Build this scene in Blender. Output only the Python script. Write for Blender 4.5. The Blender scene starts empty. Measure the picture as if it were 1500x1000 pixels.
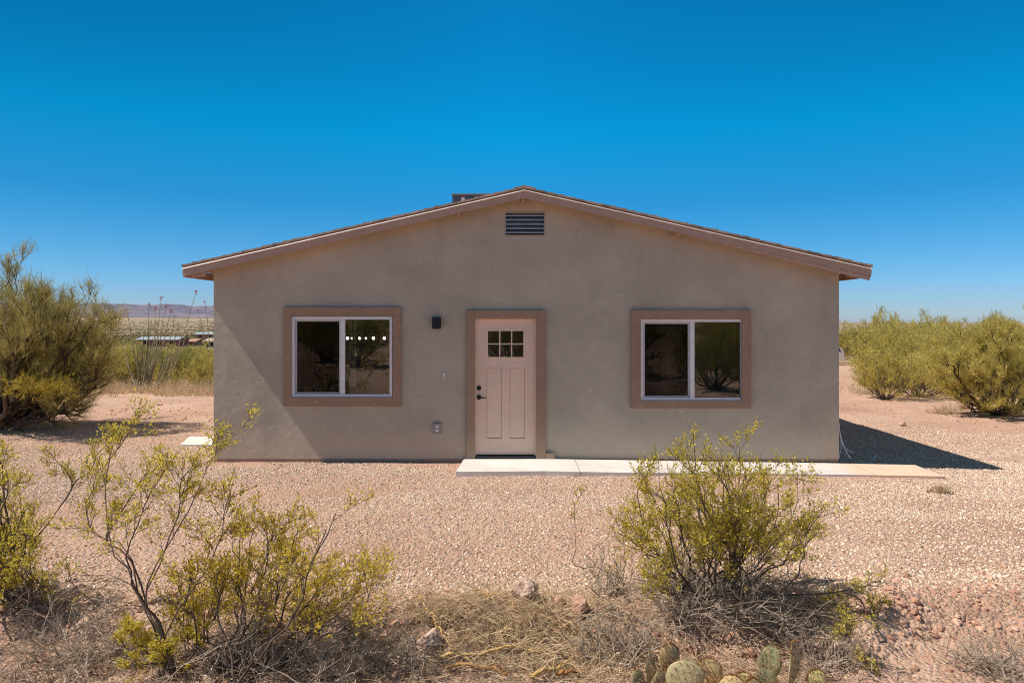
import bpy, bmesh, math, random
import numpy as np
from mathutils import Vector, Matrix

random.seed(7)
RNG = np.random.default_rng(11)
SC = bpy.context.scene
COL = SC.collection
CZ = 2.13            # camera height above the pad at the house wall
F = 1000.0           # focal length in photo pixels
HX, HY = 750.0, 468.0
R = math.radians

# ------------------------------------------------------------------ noise / terrain
def _h(i, j, s):
    n = (i * 374761393 + j * 668265263 + s * 974711) & 0x7fffffff
    n = ((n ^ (n >> 13)) * 1274126177) & 0x7fffffff
    return ((n ^ (n >> 16)) & 0xffff) / 65535.0

def vnoise(x, y, s=0):
    x = np.asarray(x, float); y = np.asarray(y, float)
    i = np.floor(x).astype(np.int64); j = np.floor(y).astype(np.int64)
    u = x - i; v = y - j
    u = u * u * (3 - 2 * u); v = v * v * (3 - 2 * v)
    a = _h(i, j, s); b = _h(i + 1, j, s); c = _h(i, j + 1, s); d = _h(i + 1, j + 1, s)
    return (a * (1 - u) + b * u) * (1 - v) + (c * (1 - u) + d * u) * v - 0.5

def sstep(a, b, x):
    t = np.clip((x - a) / (b - a), 0, 1)
    return t * t * (3 - 2 * t)

def zg(x, y):
    x = np.asarray(x, float); y = np.asarray(y, float)
    d = np.hypot(x, y)
    edge = 5.15 + 0.5 * vnoise(x * 0.9, x * 0 + 3.3, 5) + 0.3 * vnoise(x * 3.1, y * 0.7, 6)
    near = 1 - sstep(edge - 0.42, edge, y)
    z = -0.12 * near
    z = z - 0.02 * np.clip(x - 3, 0, 6) * (1 - sstep(14, 22, d))
    s = np.clip(d - 18, 0, None)
    drop = -30 * (1 - np.exp(-0.035 * s / 30))
    front = sstep(-0.2, 0.1, y / np.maximum(d, 1e-6))
    z = z + drop * front
    left = sstep(0.05, -0.15, x / np.maximum(d, 1e-6))
    z = z + np.clip(d - 2500, 0, None) / 3500 * 45 * left * front
    pad = sstep(5.0, 5.6, y) * (1 - sstep(12.5, 15, y))
    amp = 1 - 0.75 * pad
    fine = np.exp(-np.clip(d - 10, 0, None) / 30)
    z = z + amp * fine * (0.07 * vnoise(x * 1.1, y * 1.1, 1) + 0.045 * vnoise(x * 3.1, y * 3.1, 2) + 0.025 * vnoise(x * 8, y * 8, 3))
    rub = np.exp(-((y - edge + 0.12) / 0.28) ** 2)
    z = z + rub * fine * (0.07 * vnoise(x * 6, y * 6, 8) + 0.05 * vnoise(x * 15, y * 15, 9) + 0.03)
    far = 1 - np.exp(-np.clip(d - 60, 0, None) / 300)
    z = z + far * (4 * vnoise(x / 160, y / 160, 4) + 1.2 * vnoise(x / 45, y / 45, 7))
    return z

def zg1(x, y): return float(zg(np.array([x]), np.array([y]))[0])

def P(px, py, Y):
    return Vector(((px - HX) / F * Y, Y, CZ - (py - HY) / F * Y))

def G(px, py, base=0.0):
    """ground point seen at a place of the photo"""
    Y = CZ / (py - HY) * F
    for _ in range(12):
        x = (px - HX) / F * Y
        Y = 0.5 * Y + 0.5 * (CZ - zg1(x, Y)) / (py - HY) * F
    x = (px - HX) / F * Y
    return Vector((x, Y, zg1(x, Y)))

# ------------------------------------------------------------------ tagging
def tag(o, label=None, cat=None, group=None, kind=None):
    if label: o['label'] = label
    if cat: o['category'] = cat
    if group: o['group'] = group
    if kind: o['kind'] = kind
    return o

def empty(name, loc, label, cat, group=None, rz=0):
    o = bpy.data.objects.new(name, None)
    COL.objects.link(o)
    o.location = loc; o.rotation_euler = (0, 0, rz)
    o.empty_display_size = 0.2
    return tag(o, label, cat, group)

def link_mesh(name, me, mat, parent=None, loc=None):
    o = bpy.data.objects.new(name, me)
    COL.objects.link(o)
    mats = mat if isinstance(mat, (list, tuple)) else [mat]
    for m in mats: me.materials.append(m)
    if parent is not None: o.parent = parent
    if loc is not None: o.location = loc
    return o

def dup(o, parent=None):
    c = o.copy(); COL.objects.link(c)
    if parent is not None: c.parent = parent
    for ch in o.children: dup(ch, c)
    return c

# ------------------------------------------------------------------ mesh helpers
class MB:
    """collects solid pieces into one mesh (world coordinates minus an origin)"""
    def __init__(self): self.bm = bmesh.new()
    def box(self, x0, x1, y0, y1, z0, z1, bev=0):
        r = bmesh.ops.create_cube(self.bm, size=1)
        vs = r['verts']
        for v in vs:
            v.co = Vector((x0 + (v.co.x + .5) * (x1 - x0), y0 + (v.co.y + .5) * (y1 - y0), z0 + (v.co.z + .5) * (z1 - z0)))
        if bev:
            es = list({e for v in vs for e in v.link_edges})
            bmesh.ops.bevel(self.bm, geom=es, offset=bev, segments=2, affect='EDGES', profile=.6)
        return self
    def prism(self, pts, y0, y1):
        """polygon of (x, z) extruded along y"""
        a = [self.bm.verts.new((p[0], y0, p[1])) for p in pts]
        b = [self.bm.verts.new((p[0], y1, p[1])) for p in pts]
        n = len(pts)
        self.bm.faces.new(a); self.bm.faces.new(b[::-1])
        for i in range(n):
            self.bm.faces.new((a[i], b[i], b[(i + 1) % n], a[(i + 1) % n]))
        return self
    def ring(self, x0, x1, z0, z1, w, y0, y1, bev=0, wb=None):
        """rectangular frame, bars w wide"""
        wb = w if wb is None else wb
        o = [(x0, z0), (x1, z0), (x1, z1), (x0, z1)]
        i = [(x0 + w, z0 + wb), (x1 - w, z0 + wb), (x1 - w, z1 - w), (x0 + w, z1 - w)]
        V = {}
        for nm, pts in (('o', o), ('i', i)):
            for k, y in ((0, y0), (1, y1)):
                V[nm, k] = [self.bm.verts.new((p[0], y, p[1])) for p in pts]
        fs = []
        for k in range(4):
            n = (k + 1) % 4
            fs.append(self.bm.faces.new((V['o', 0][k], V['o', 0][n], V['i', 0][n], V['i', 0][k])))
            fs.append(self.bm.faces.new((V['o', 1][n], V['o', 1][k], V['i', 1][k], V['i', 1][n])))
            fs.append(self.bm.faces.new((V['o', 0][n], V['o', 0][k], V['o', 1][k], V['o', 1][n])))
            fs.append(self.bm.faces.new((V['i', 0][k], V['i', 0][n], V['i', 1][n], V['i', 1][k])))
        if bev:
            es = [e for e in {e for f in fs for e in f.edges} if len(e.link_faces) == 2 and e.calc_face_angle(0) > .5]
            bmesh.ops.bevel(self.bm, geom=es, offset=bev, segments=2, affect='EDGES', profile=.6)
        return self
    def cyl(self, c, r, h, axis='Z', seg=20, r2=None):
        m = {'Z': Matrix.Identity(4), 'Y': Matrix.Rotation(R(90), 4, 'X'), 'X': Matrix.Rotation(R(90), 4, 'Y')}[axis]
        bmesh.ops.create_cone(self.bm, cap_ends=True, segments=seg, radius1=r, radius2=r if r2 is None else r2, depth=h,
                              matrix=Matrix.Translation(c) @ m)
        return self
    def sphere(self, c, r, seg=14):
        bmesh.ops.create_uvsphere(self.bm, u_segments=seg, v_segments=seg // 2 + 1, radius=r, matrix=Matrix.Translation(c))
        return self
    def build(self, name, mat, parent=None, origin=(0, 0, 0), smooth=False):
        bmesh.ops.recalc_face_normals(self.bm, faces=self.bm.faces[:])
        me = bpy.data.meshes.new(name)
        if any(origin): bmesh.ops.translate(self.bm, verts=self.bm.verts[:], vec=-Vector(origin))
        self.bm.to_mesh(me); self.bm.free()
        if smooth:
            for p in me.polygons: p.use_smooth = True
        return link_mesh(name, me, mat, parent)

def np_mesh(name, verts, faces, var=None, smooth=False):
    """faces: (n, k) array"""
    me = bpy.data.meshes.new(name)
    verts = np.ascontiguousarray(verts, dtype=np.float32); faces = np.ascontiguousarray(faces, dtype=np.int32)
    k = faces.shape[1]
    me.vertices.add(len(verts)); me.vertices.foreach_set('co', verts.ravel())
    me.loops.add(faces.size); me.loops.foreach_set('vertex_index', faces.ravel())
    me.polygons.add(len(faces))
    me.polygons.foreach_set('loop_start', np.arange(0, faces.size, k, dtype=np.int32))
    me.polygons.foreach_set('loop_total', np.full(len(faces), k, dtype=np.int32))
    if smooth: me.polygons.foreach_set('use_smooth', np.ones(len(faces), dtype=bool))
    me.update(calc_edges=True)
    if var is not None:
        at = me.attributes.new('var', 'FLOAT', 'FACE')
        at.data.foreach_set('value', np.ascontiguousarray(var, dtype=np.float32))
    return me

def nrm(v): return v / np.maximum(np.linalg.norm(v, axis=-1, keepdims=True), 1e-9)

def tubes(groups, sides=4):
    """groups: list of (P (M,N,3), Rad (M,N)) -> verts, faces, var"""
    VV, FF, AA = [], [], []; off = 0
    for Pn, Rn in groups:
        M, N, _ = Pn.shape
        if M == 0: continue
        T = np.empty_like(Pn)
        T[:, 1:-1] = Pn[:, 2:] - Pn[:, :-2]; T[:, 0] = Pn[:, 1] - Pn[:, 0]; T[:, -1] = Pn[:, -1] - Pn[:, -2]
        T = nrm(T)
        ref = np.where(np.abs(T[:, :1, 2:3]) < .9, np.array([0, 0, 1.]), np.array([1., 0, 0]))
        U = nrm(np.cross(T, np.broadcast_to(ref, T.shape))); W = np.cross(T, U)
        a = np.arange(sides) / sides * 2 * np.pi
        ring = U[:, :, None, :] * np.cos(a)[None, None, :, None] + W[:, :, None, :] * np.sin(a)[None, None, :, None]
        V = Pn[:, :, None, :] + ring * Rn[:, :, None, None]
        idx = np.arange(M * N * sides).reshape(M, N, sides) + off
        q = np.stack([idx[:, :-1], np.roll(idx[:, :-1], -1, 2), np.roll(idx[:, 1:], -1, 2), idx[:, 1:]], -1)
        VV.append(V.reshape(-1, 3)); FF.append(q.reshape(-1, 4))
        AA.append(np.repeat(RNG.random(M), (N - 1) * sides))
        off += M * N * sides
    return np.concatenate(VV), np.concatenate(FF), np.concatenate(AA)

def spline(pts, N):
    """Catmull-Rom through pts -> N points"""
    p = np.array([list(q) for q in pts], float)
    p = np.vstack([2 * p[0] - p[1], p, 2 * p[-1] - p[-2]])
    n = len(p) - 3
    t = np.linspace(0, n - 1e-6, N); i = t.astype(int); f = (t - i)[:, None]
    a, b, c, d = p[i], p[i + 1], p[i + 2], p[i + 3]
    return .5 * (2 * b + (c - a) * f + (2 * a - 5 * b + 4 * c - d) * f ** 2 + (3 * b - a - 3 * c + d) * f ** 3)

def sample(Pn, Rn, idx, t):
    N = Pn.shape[1]
    f = t * (N - 1); i = np.minimum(f.astype(int), N - 2); u = (f - i)[:, None]
    a = Pn[idx, i]; b = Pn[idx, i + 1]
    return a * (1 - u) + b * u, nrm(b - a), Rn[idx, i] * (1 - u[:, 0]) + Rn[idx, i + 1] * u[:, 0]

def march(pos, d, L, N, wob, lift):
    M = len(pos); out = np.empty((M, N, 3)); out[:, 0] = pos
    for k in range(1, N):
        d = nrm(d + RNG.normal(0, wob, (M, 3)) + np.array([0, 0, lift]))
        out[:, k] = out[:, k - 1] + d * (L / (N - 1))[:, None]
    return out

def spawn(Pn, Rn, n, t0, ang, L, N=5, wob=.15, lift=.1, rs=.6, rmin=.0015, ttaper=.4, t1=1.0, up0=0.0):
    M = Pn.shape[0]
    idx = np.repeat(np.arange(M), n); t = RNG.uniform(t0, t1, M * n)
    pos, tan, r = sample(Pn, Rn, idx, t)
    perp = nrm(np.cross(tan, RNG.normal(0, 1, tan.shape)))
    a = RNG.normal(ang, ang * .3, M * n)[:, None]
    d = nrm(np.cos(a) * tan + np.sin(a) * perp + np.array([0, 0, up0]))
    ln = L * RNG.uniform(.55, 1.25, M * n) * (1 - ttaper * t)
    Q = march(pos, d, ln, N, wob, lift)
    r0 = np.maximum(r * rs, rmin)
    Rr = r0[:, None] * np.linspace(1, .45, N)[None, :]
    Rr = np.maximum(Rr, rmin * .6)
    return Q, Rr

def leaf_quads(Pn, Rn, n, t0, size, up=.3, aspect=.5, jit=.01, spread=1.0):
    M = Pn.shape[0]
    idx = np.repeat(np.arange(M), n); t = RNG.uniform(t0, 1, M * n)
    pos, tan, r = sample(Pn, Rn, idx, t)
    pos = pos + RNG.normal(0, jit, pos.shape)
    ax = nrm(tan * .6 + RNG.normal(0, .6 * spread, pos.shape) + np.array([0, 0, up]))
    side = nrm(np.cross(ax, RNG.normal(0, 1, pos.shape)))
    s = size * RNG.uniform(.6, 1.3, (M * n, 1))
    V = np.stack([pos, pos + ax * s * .5 + side * s * aspect * .5, pos + ax * s, pos + ax * s * .5 - side * s * aspect * .5], 1)
    Fq = np.arange(M * n * 4).reshape(-1, 4)
    clump = RNG.random(M)
    var = np.clip(.55 * clump[idx] + .45 * RNG.random(M * n), 0, 1)
    return V.reshape(-1, 3), Fq, var

def join(parts):
    V, Fs, A = [], [], []; o = 0
    for v, f, a in parts:
        V.append(v); Fs.append(f + o); A.append(a); o += len(v)
    return np.concatenate(V), np.concatenate(Fs), np.concatenate(A)

# ------------------------------------------------------------------ materials
def nodes(name):
    m = bpy.data.materials.new(name); m.use_nodes = True
    nt = m.node_tree; b = nt.nodes['Principled BSDF']
    return m, nt, b
def N_(nt, t, **k):
    n = nt.nodes.new(t)
    for a, v in k.items():
        if a in n.inputs: n.inputs[a].default_value = v
        else: setattr(n, a, v)
    return n
def ramp(nt, fac, stops):
    r = nt.nodes.new('ShaderNodeValToRGB'); e = r.color_ramp.elements
    while len(e) < len(stops): e.new(.5)
    for i, (p, c) in enumerate(stops):
        e[i].position = p; e[i].color = (*c, 1) if len(c) == 3 else c
    nt.links.new(fac, r.inputs[0]); return r.outputs[0]
def mixc(nt, fac, a, b, mode='MIX'):
    n = nt.nodes.new('ShaderNodeMix'); n.data_type = 'RGBA'; n.blend_type = mode
    for sock, v in ((n.inputs[0], fac), (n.inputs[6], a), (n.inputs[7], b)):
        if isinstance(v, (int, float)): sock.default_value = v
        elif isinstance(v, (tuple, list)): sock.default_value = (*v, 1) if len(v) == 3 else v
        else: nt.links.new(v, sock)
    return n.outputs[2]
def noise(nt, vec, scale, detail=4, rough=.55, dist=0):
    n = N_(nt, 'ShaderNodeTexNoise', Scale=scale, Detail=detail, Roughness=rough, Distortion=dist)
    nt.links.new(vec, n.inputs['Vector']); return n.outputs['Fac']
def mapping(nt, vec, sc):
    n = N_(nt, 'ShaderNodeMapping'); n.inputs['Scale'].default_value = sc
    nt.links.new(vec, n.inputs['Vector']); return n.outputs[0]
def bump(nt, h, strength, dist, b, prev=None):
    n = N_(nt, 'ShaderNodeBump', Strength=strength, Distance=dist)
    nt.links.new(h, n.inputs['Height'])
    if prev is not None: nt.links.new(prev, n.inputs['Normal'])
    nt.links.new(n.outputs[0], b.inputs['Normal']); return n.outputs[0]
def pos(nt): return nt.nodes.new('ShaderNodeNewGeometry').outputs['Position']
def math_(nt, op, a, b=0.0):
    n = nt.nodes.new('ShaderNodeMath'); n.operation = op
    for s, v in ((n.inputs[0], a), (n.inputs[1], b)):
        if isinstance(v, (int, float)): s.default_value = v
        else: nt.links.new(v, s)
    return n.outputs[0]

def plain(name, col, rough=.6, metal=0, var=.12, scale=8, bmp=0, bscale=60):
    m, nt, b = nodes(name)
    p = N_(nt, 'ShaderNodeTexCoord').outputs['Object']
    f = noise(nt, p, scale, 5)
    lo = tuple(c * (1 - var) for c in col); hi = tuple(min(1, c * (1 + var)) for c in col)
    nt.links.new(ramp(nt, f, [(.3, lo), (.7, hi)]), b.inputs['Base Color'])
    b.inputs['Roughness'].default_value = rough; b.inputs['Metallic'].default_value = metal
    if bmp: bump(nt, noise(nt, p, bscale, 4), bmp, .01, b)
    return m

def stucco(name, col, dirt, big=.10, bstr=.45):
    m, nt, b = nodes(name)
    p = pos(nt)
    f1 = noise(nt, p, 1.1, 6, .6); f2 = noise(nt, p, 7, 5, .65, .6); f3 = noise(nt, p, 60, 3, .6)
    c = ramp(nt, f1, [(.3, tuple(x * (1 - big) for x in col)), (.7, tuple(x * (1 + big) for x in col))])
    c = mixc(nt, ramp(nt, f2, [(.52, (0, 0, 0)), (.72, (1, 1, 1))]), c, mixc(nt, .10, c, (.72, .64, .54)))
    c = mixc(nt, .35, c, ramp(nt, f3, [(.3, (.35, .35, .35)), (.7, (.65, .65, .65))]), 'OVERLAY')
    # trowel marks: pale scratches
    sc = noise(nt, mapping(nt, p, (3, 3, 9)), 2.2, 6, .7, 1.5)
    c = mixc(nt, ramp(nt, sc, [(.60, (0, 0, 0)), (.66, (.38, .38, .38)), (.70, (0, 0, 0))]), c, (.78, .70, .60))
    # dust low on the wall
    sx = N_(nt, 'ShaderNodeSeparateXYZ'); nt.links.new(p, sx.inputs[0])
    h = math_(nt, 'ADD', sx.outputs[2], math_(nt, 'MULTIPLY', f2, -.5))
    c = mixc(nt, ramp(nt, h, [(-.0, (.7, .7, .7)), (.30, (0, 0, 0))]), c, dirt)
    stn = noise(nt, mapping(nt, p, (2.2, 2.2, .35)), 1.3, 5, .6)
    c = mixc(nt, ramp(nt, stn, [(.56, (0, 0, 0)), (.74, (.35, .35, .35))]), c, mixc(nt, .45, c, (.22, .18, .15)))
    nt.links.new(c, b.inputs['Base Color']); b.inputs['Roughness'].default_value = .93
    b.inputs['Specular IOR Level'].default_value = .25
    g = bump(nt, noise(nt, p, 1.6, 3), .5, .05, b)
    g = bump(nt, noise(nt, p, 9, 4, .6), .4, .018, b, g)
    bump(nt, noise(nt, p, 75, 3, .7), bstr, .006, b, g)
    return m

def foliage(name, stops, trans=.35, rough=.55):
    m, nt, b = nodes(name)
    a = N_(nt, 'ShaderNodeAttribute', attribute_name='var').outputs['Fac']
    oi = N_(nt, 'ShaderNodeObjectInfo').outputs['Random']
    f = math_(nt, 'ADD', math_(nt, 'MULTIPLY', a, .8), math_(nt, 'MULTIPLY', oi, .2))
    c = ramp(nt, f, stops)
    nt.links.new(c, b.inputs['Base Color']); b.inputs['Roughness'].default_value = rough
    b.inputs['Specular IOR Level'].default_value = .3
    tr = N_(nt, 'ShaderNodeBsdfTranslucent'); nt.links.new(c, tr.inputs[0])
    mx = N_(nt, 'ShaderNodeMixShader'); mx.inputs[0].default_value = trans
    nt.links.new(b.outputs[0], mx.inputs[1]); nt.links.new(tr.outputs[0], mx.inputs[2])
    nt.links.new(mx.outputs[0], nt.nodes['Material Output'].inputs[0])
    return m

def bark(name, lo, hi):
    m, nt, b = nodes(name)
    a = N_(nt, 'ShaderNodeAttribute', attribute_name='var').outputs['Fac']
    f = math_(nt, 'ADD', math_(nt, 'MULTIPLY', a, .6), math_(nt, 'MULTIPLY', noise(nt, pos(nt), 40, 4), .5))
    nt.links.new(ramp(nt, f, [(.1, lo), (.9, hi)]), b.inputs['Base Color'])
    b.inputs['Roughness'].default_value = .9; b.inputs['Specular IOR Level'].default_value = .2
    return m

M = {}
M['wall'] = stucco('taupe_stucco', (.475, .41, .325), (.58, .47, .36), .14)
M['trim'] = stucco('brown_stucco', (.36, .23, .16), (.42, .30, .21), .08, .35)
M['found'] = plain('foundation_concrete', (.42, .28, .20), .95, bmp=.4)
M['fascia'] = plain('painted_board', (.46, .30, .235), .7, var=.08, bmp=.15, bscale=30)
M['soffit'] = plain('raw_soffit', (.42, .24, .15), .8, var=.2)
M['drip'] = plain('white_drip_edge', (.62, .57, .53), .4)
M['shingle'] = plain('brown_shingle', (.42, .29, .225), .95, var=.45, scale=5, bmp=.6, bscale=120)
M['white'] = plain('white_vinyl', (.78, .74, .74), .4, var=.04)
M['greyv'] = plain('grey_vinyl', (.52, .50, .50), .5, var=.05)
M['door'] = plain('dusty_pink_paint', (.83, .60, .46), .5, var=.05, scale=2)
M['black'] = plain('matt_black_metal', (.012, .012, .014), .45, .3)
M['dark'] = plain('dark_void', (.01, .01, .012), .9)
M['galv'] = plain('galvanised_louver', (.42, .46, .50), .45, .3)
M['unit'] = plain('grey_painted_metal', (.09, .11, .14), .5, .2)
M['unitlid'] = plain('pale_metal_lid', (.26, .26, .27), .45, .3)
M['red'] = plain('red_sticker', (.62, .06, .05), .5)
M['stickerwhite'] = plain('white_sticker', (.8, .8, .82), .5)
M['plast'] = plain('white_plastic', (.8, .8, .8), .4)
M['outlet'] = plain('grey_outlet_cover', (.30, .29, .28), .4)
M['cable'] = plain('white_cable', (.72, .72, .74), .5)
M['inner'] = plain('interior_paint', (.66, .64, .62), .9)
M['innerdk'] = plain('interior_dark', (.24, .21, .19), .9)

def concrete():
    m, nt, b = nodes('pale_concrete'); p = pos(nt)
    c = ramp(nt, noise(nt, p, 1.6, 6, .6), [(.3, (.66, .60, .55)), (.7, (.82, .76, .71))])
    sx = N_(nt, 'ShaderNodeSeparateXYZ'); nt.links.new(p, sx.inputs[0])
    warm = ramp(nt, math_(nt, 'ADD', math_(nt, 'MULTIPLY', sx.outputs[0], .1), math_(nt, 'MULTIPLY', noise(nt, p, 3, 4), .1)), [(.5, (0, 0, 0)), (.55, (1, 1, 1))])
    c = mixc(nt, warm, c, (.80, .58, .42))
    st = noise(nt, p, 14, 5, .7)
    c = mixc(nt, ramp(nt, st, [(.55, (0, 0, 0)), (.75, (.4, .4, .4))]), c, (.60, .43, .31))
    wob = math_(nt, 'MULTIPLY', noise(nt, p, 6, 3), .012)
    for jx in (.93, 2.42, 3.9, 5.02):
        dd = math_(nt, 'ABSOLUTE', math_(nt, 'SUBTRACT', math_(nt, 'ADD', sx.outputs[0], wob), jx + .006))
        c = mixc(nt, ramp(nt, math_(nt, 'MULTIPLY', dd, 20.0), [(.06, (.75, .75, .75)), (.16, (0, 0, 0))]), c, (.20, .15, .12))
    bl = noise(nt, p, 2.6, 6, .65)
    c = mixc(nt, ramp(nt, bl, [(.54, (0, 0, 0)), (.7, (.45, .45, .45))]), c, (.56, .45, .36))
    nt.links.new(c, b.inputs['Base Color']); b.inputs['Roughness'].default_value = .9
    g = bump(nt, noise(nt, p, 12, 4), .2, .01, b); bump(nt, noise(nt, p, 160, 2), .25, .003, b, g)
    return m
M['conc'] = concrete()

def glass(name, tint, refl=1.45):
    m = bpy.data.materials.new(name); m.use_nodes = True; nt = m.node_tree; nt.nodes.clear()
    out = N_(nt, 'ShaderNodeOutputMaterial')
    t = N_(nt, 'ShaderNodeBsdfTransparent'); t.inputs[0].default_value = (*tint, 1)
    g = N_(nt, 'ShaderNodeBsdfGlossy', Roughness=.012); g.inputs[0].default_value = (1, 1, 1, 1)
    nn = noise(nt, pos(nt), 2.2, 2)
    bp = N_(nt, 'ShaderNodeBump', Strength=.02, Distance=.02); nt.links.new(nn, bp.inputs['Height'])
    nt.links.new(bp.outputs[0], g.inputs['Normal'])
    fr = N_(nt, 'ShaderNodeFresnel', IOR=refl)
    mx = N_(nt, 'ShaderNodeMixShader')
    nt.links.new(fr.outputs[0], mx.inputs[0]); nt.links.new(t.outputs[0], mx.inputs[1]); nt.links.new(g.outputs[0], mx.inputs[2])
    nt.links.new(mx.outputs[0], out.inputs[0])
    return m
M['glass'] = glass('window_glass', (.86, .88, .85), 1.75)
def screen():
    m = bpy.data.materials.new('insect_screen'); m.use_nodes = True; nt = m.node_tree; nt.nodes.clear()
    t = N_(nt, 'ShaderNodeBsdfTransparent'); o = N_(nt, 'ShaderNodeOutputMaterial')
    # fine dark weave: passes part of the light, slightly uneven where it sags
    nt.links.new(ramp(nt, noise(nt, pos(nt), 1.4, 3), [(.3, (.58, .57, .57)), (.7, (.74, .73, .73))]), t.inputs[0])
    nt.links.new(t.outputs[0], o.inputs[0]); return m
M['screen'] = screen()
def emit(name, col, s):
    m = bpy.data.materials.new(name); m.use_nodes = True; nt = m.node_tree; b = nt.nodes['Principled BSDF']
    b.inputs['Emission Color'].default_value = (*col, 1); b.inputs['Emission Strength'].default_value = s
    return m
M['bulb'] = emit('lit_bulb', (1, .93, .82), 5)

DIRT = (.62, .38, .275)
def ground_mat():
    m, nt, b = nodes('desert_ground'); p = pos(nt)
    sx = N_(nt, 'ShaderNodeSeparateXYZ'); nt.links.new(p, sx.inputs[0])
    ln = N_(nt, 'ShaderNodeVectorMath', operation='LENGTH'); nt.links.new(p, ln.inputs[0]); dist = ln.outputs['Value']
    f = noise(nt, p, .5, 6, .6)
    c = ramp(nt, f, [(.3, (.52, .30, .21)), (.5, DIRT), (.72, (.72, .49, .365))])
    streak = noise(nt, mapping(nt, p, (.35, 1.6, 1)), 1.1, 6, .65, .4)
    c = mixc(nt, ramp(nt, streak, [(.5, (0, 0, 0)), (.7, (.55, .55, .55))]), c, (.70, .475, .35))
    gr = noise(nt, p, 45, 4, .7)
    c = mixc(nt, .7, c, ramp(nt, gr, [(.25, (.28, .28, .28)), (.75, (.72, .72, .72))]), 'OVERLAY')
    # embedded pebbles
    v = N_(nt, 'ShaderNodeTexVoronoi', Scale=32.0); nt.links.new(p, v.inputs['Vector'])
    pebcol = mixc(nt, .75, v.outputs['Color'], (.68, .47, .34))
    pebmask = ramp(nt, math_(nt, 'ADD', v.outputs['Distance'], math_(nt, 'MULTIPLY', noise(nt, p, 3, 4), .35)), [(.42, (.8, .8, .8)), (.55, (0, 0, 0))])
    c = mixc(nt, pebmask, c, pebcol)
    # far valley: scrub-speckled plain
    sp = noise(nt, mapping(nt, p, (.05, .012, 0)), 1, 10, .8)
    farc = ramp(nt, sp, [(.38, (.07, .07, .03)), (.47, (.17, .15, .075)), (.53, (.36, .27, .17)), (.64, (.52, .38, .26))])
    band = noise(nt, mapping(nt, p, (.0006, .003, 0)), 1, 5, .6)
    farc = mixc(nt, ramp(nt, band, [(.45, (0, 0, 0)), (.6, (.75, .75, .75))]), farc, (.55, .40, .28))
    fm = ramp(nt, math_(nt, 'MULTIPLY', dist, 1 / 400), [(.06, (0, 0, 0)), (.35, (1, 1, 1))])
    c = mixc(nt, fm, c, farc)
    hz = ramp(nt, math_(nt, 'MULTIPLY', dist, 1 / 9000), [(.05, (0, 0, 0)), (1, (.45, .45, .45))])  # distance haze, blended into the ground's base colour
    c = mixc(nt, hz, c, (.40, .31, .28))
    nt.links.new(c, b.inputs['Base Color']); b.inputs['Roughness'].default_value = .95
    b.inputs['Specular IOR Level'].default_value = .15
    near = ramp(nt, math_(nt, 'MULTIPLY', dist, 1 / 60), [(.1, (1, 1, 1)), (1, (0, 0, 0))])
    h = math_(nt, 'ADD', math_(nt, 'MULTIPLY', gr, 1.0), math_(nt, 'MULTIPLY', noise(nt, p, 9, 5, .65), 2.5))
    h = math_(nt, 'SUBTRACT', h, math_(nt, 'MULTIPLY', v.outputs['Distance'], 1.2))
    n = N_(nt, 'ShaderNodeBump', Distance=.022); nt.links.new(near, n.inputs['Strength']); nt.links.new(h, n.inputs['Height'])
    nt.links.new(n.outputs[0], b.inputs['Normal'])
    return m
M['ground'] = ground_mat()

def stone_mat(name, stops):
    m, nt, b = nodes(name)
    oi = N_(nt, 'ShaderNodeObjectInfo').outputs['Random']
    c = ramp(nt, oi, stops)
    f = noise(nt, N_(nt, 'ShaderNodeTexCoord').outputs['Object'], 30, 4)
    c = mixc(nt, .5, c, ramp(nt, f, [(.3, (.35, .35, .35)), (.7, (.65, .65, .65))]), 'OVERLAY')
    nt.links.new(c, b.inputs['Base Color']); b.inputs['Roughness'].default_value = .9
    b.inputs['Specular IOR Level'].default_value = .25
    return m
M['gravel'] = stone_mat('gravel_stone', [(0, (.26, .17, .125)), (.15, (.62, .45, .33)), (.4, (.88, .70, .53)), (.6, (.56, .39, .285)), (.8, (.97, .84, .70)), (1, (.36, .28, .24))])
M['clod'] = stone_mat('dirt_clod', [(0, (.42, .225, .155)), (.5, (.58, .335, .235)), (1, (.70, .46, .34))])

def rock_mat(name, a, bcol, w=.5):
    m, nt, b = nodes(name); p = pos(nt)
    c = ramp(nt, noise(nt, p, 16, 6, .7), [(w - .12, a), (w + .1, bcol)])
    c = mixc(nt, .5, c, ramp(nt, noise(nt, p, 90, 3), [(.3, (.3, .3, .3)), (.7, (.7, .7, .7))]), 'OVERLAY')
    nt.links.new(c, b.inputs['Base Color']); b.inputs['Roughness'].default_value = .95
    g = bump(nt, noise(nt, p, 18, 6, .7), .9, .03, b); bump(nt, noise(nt, p, 120, 3), .5, .004, b, g)
    return m

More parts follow.
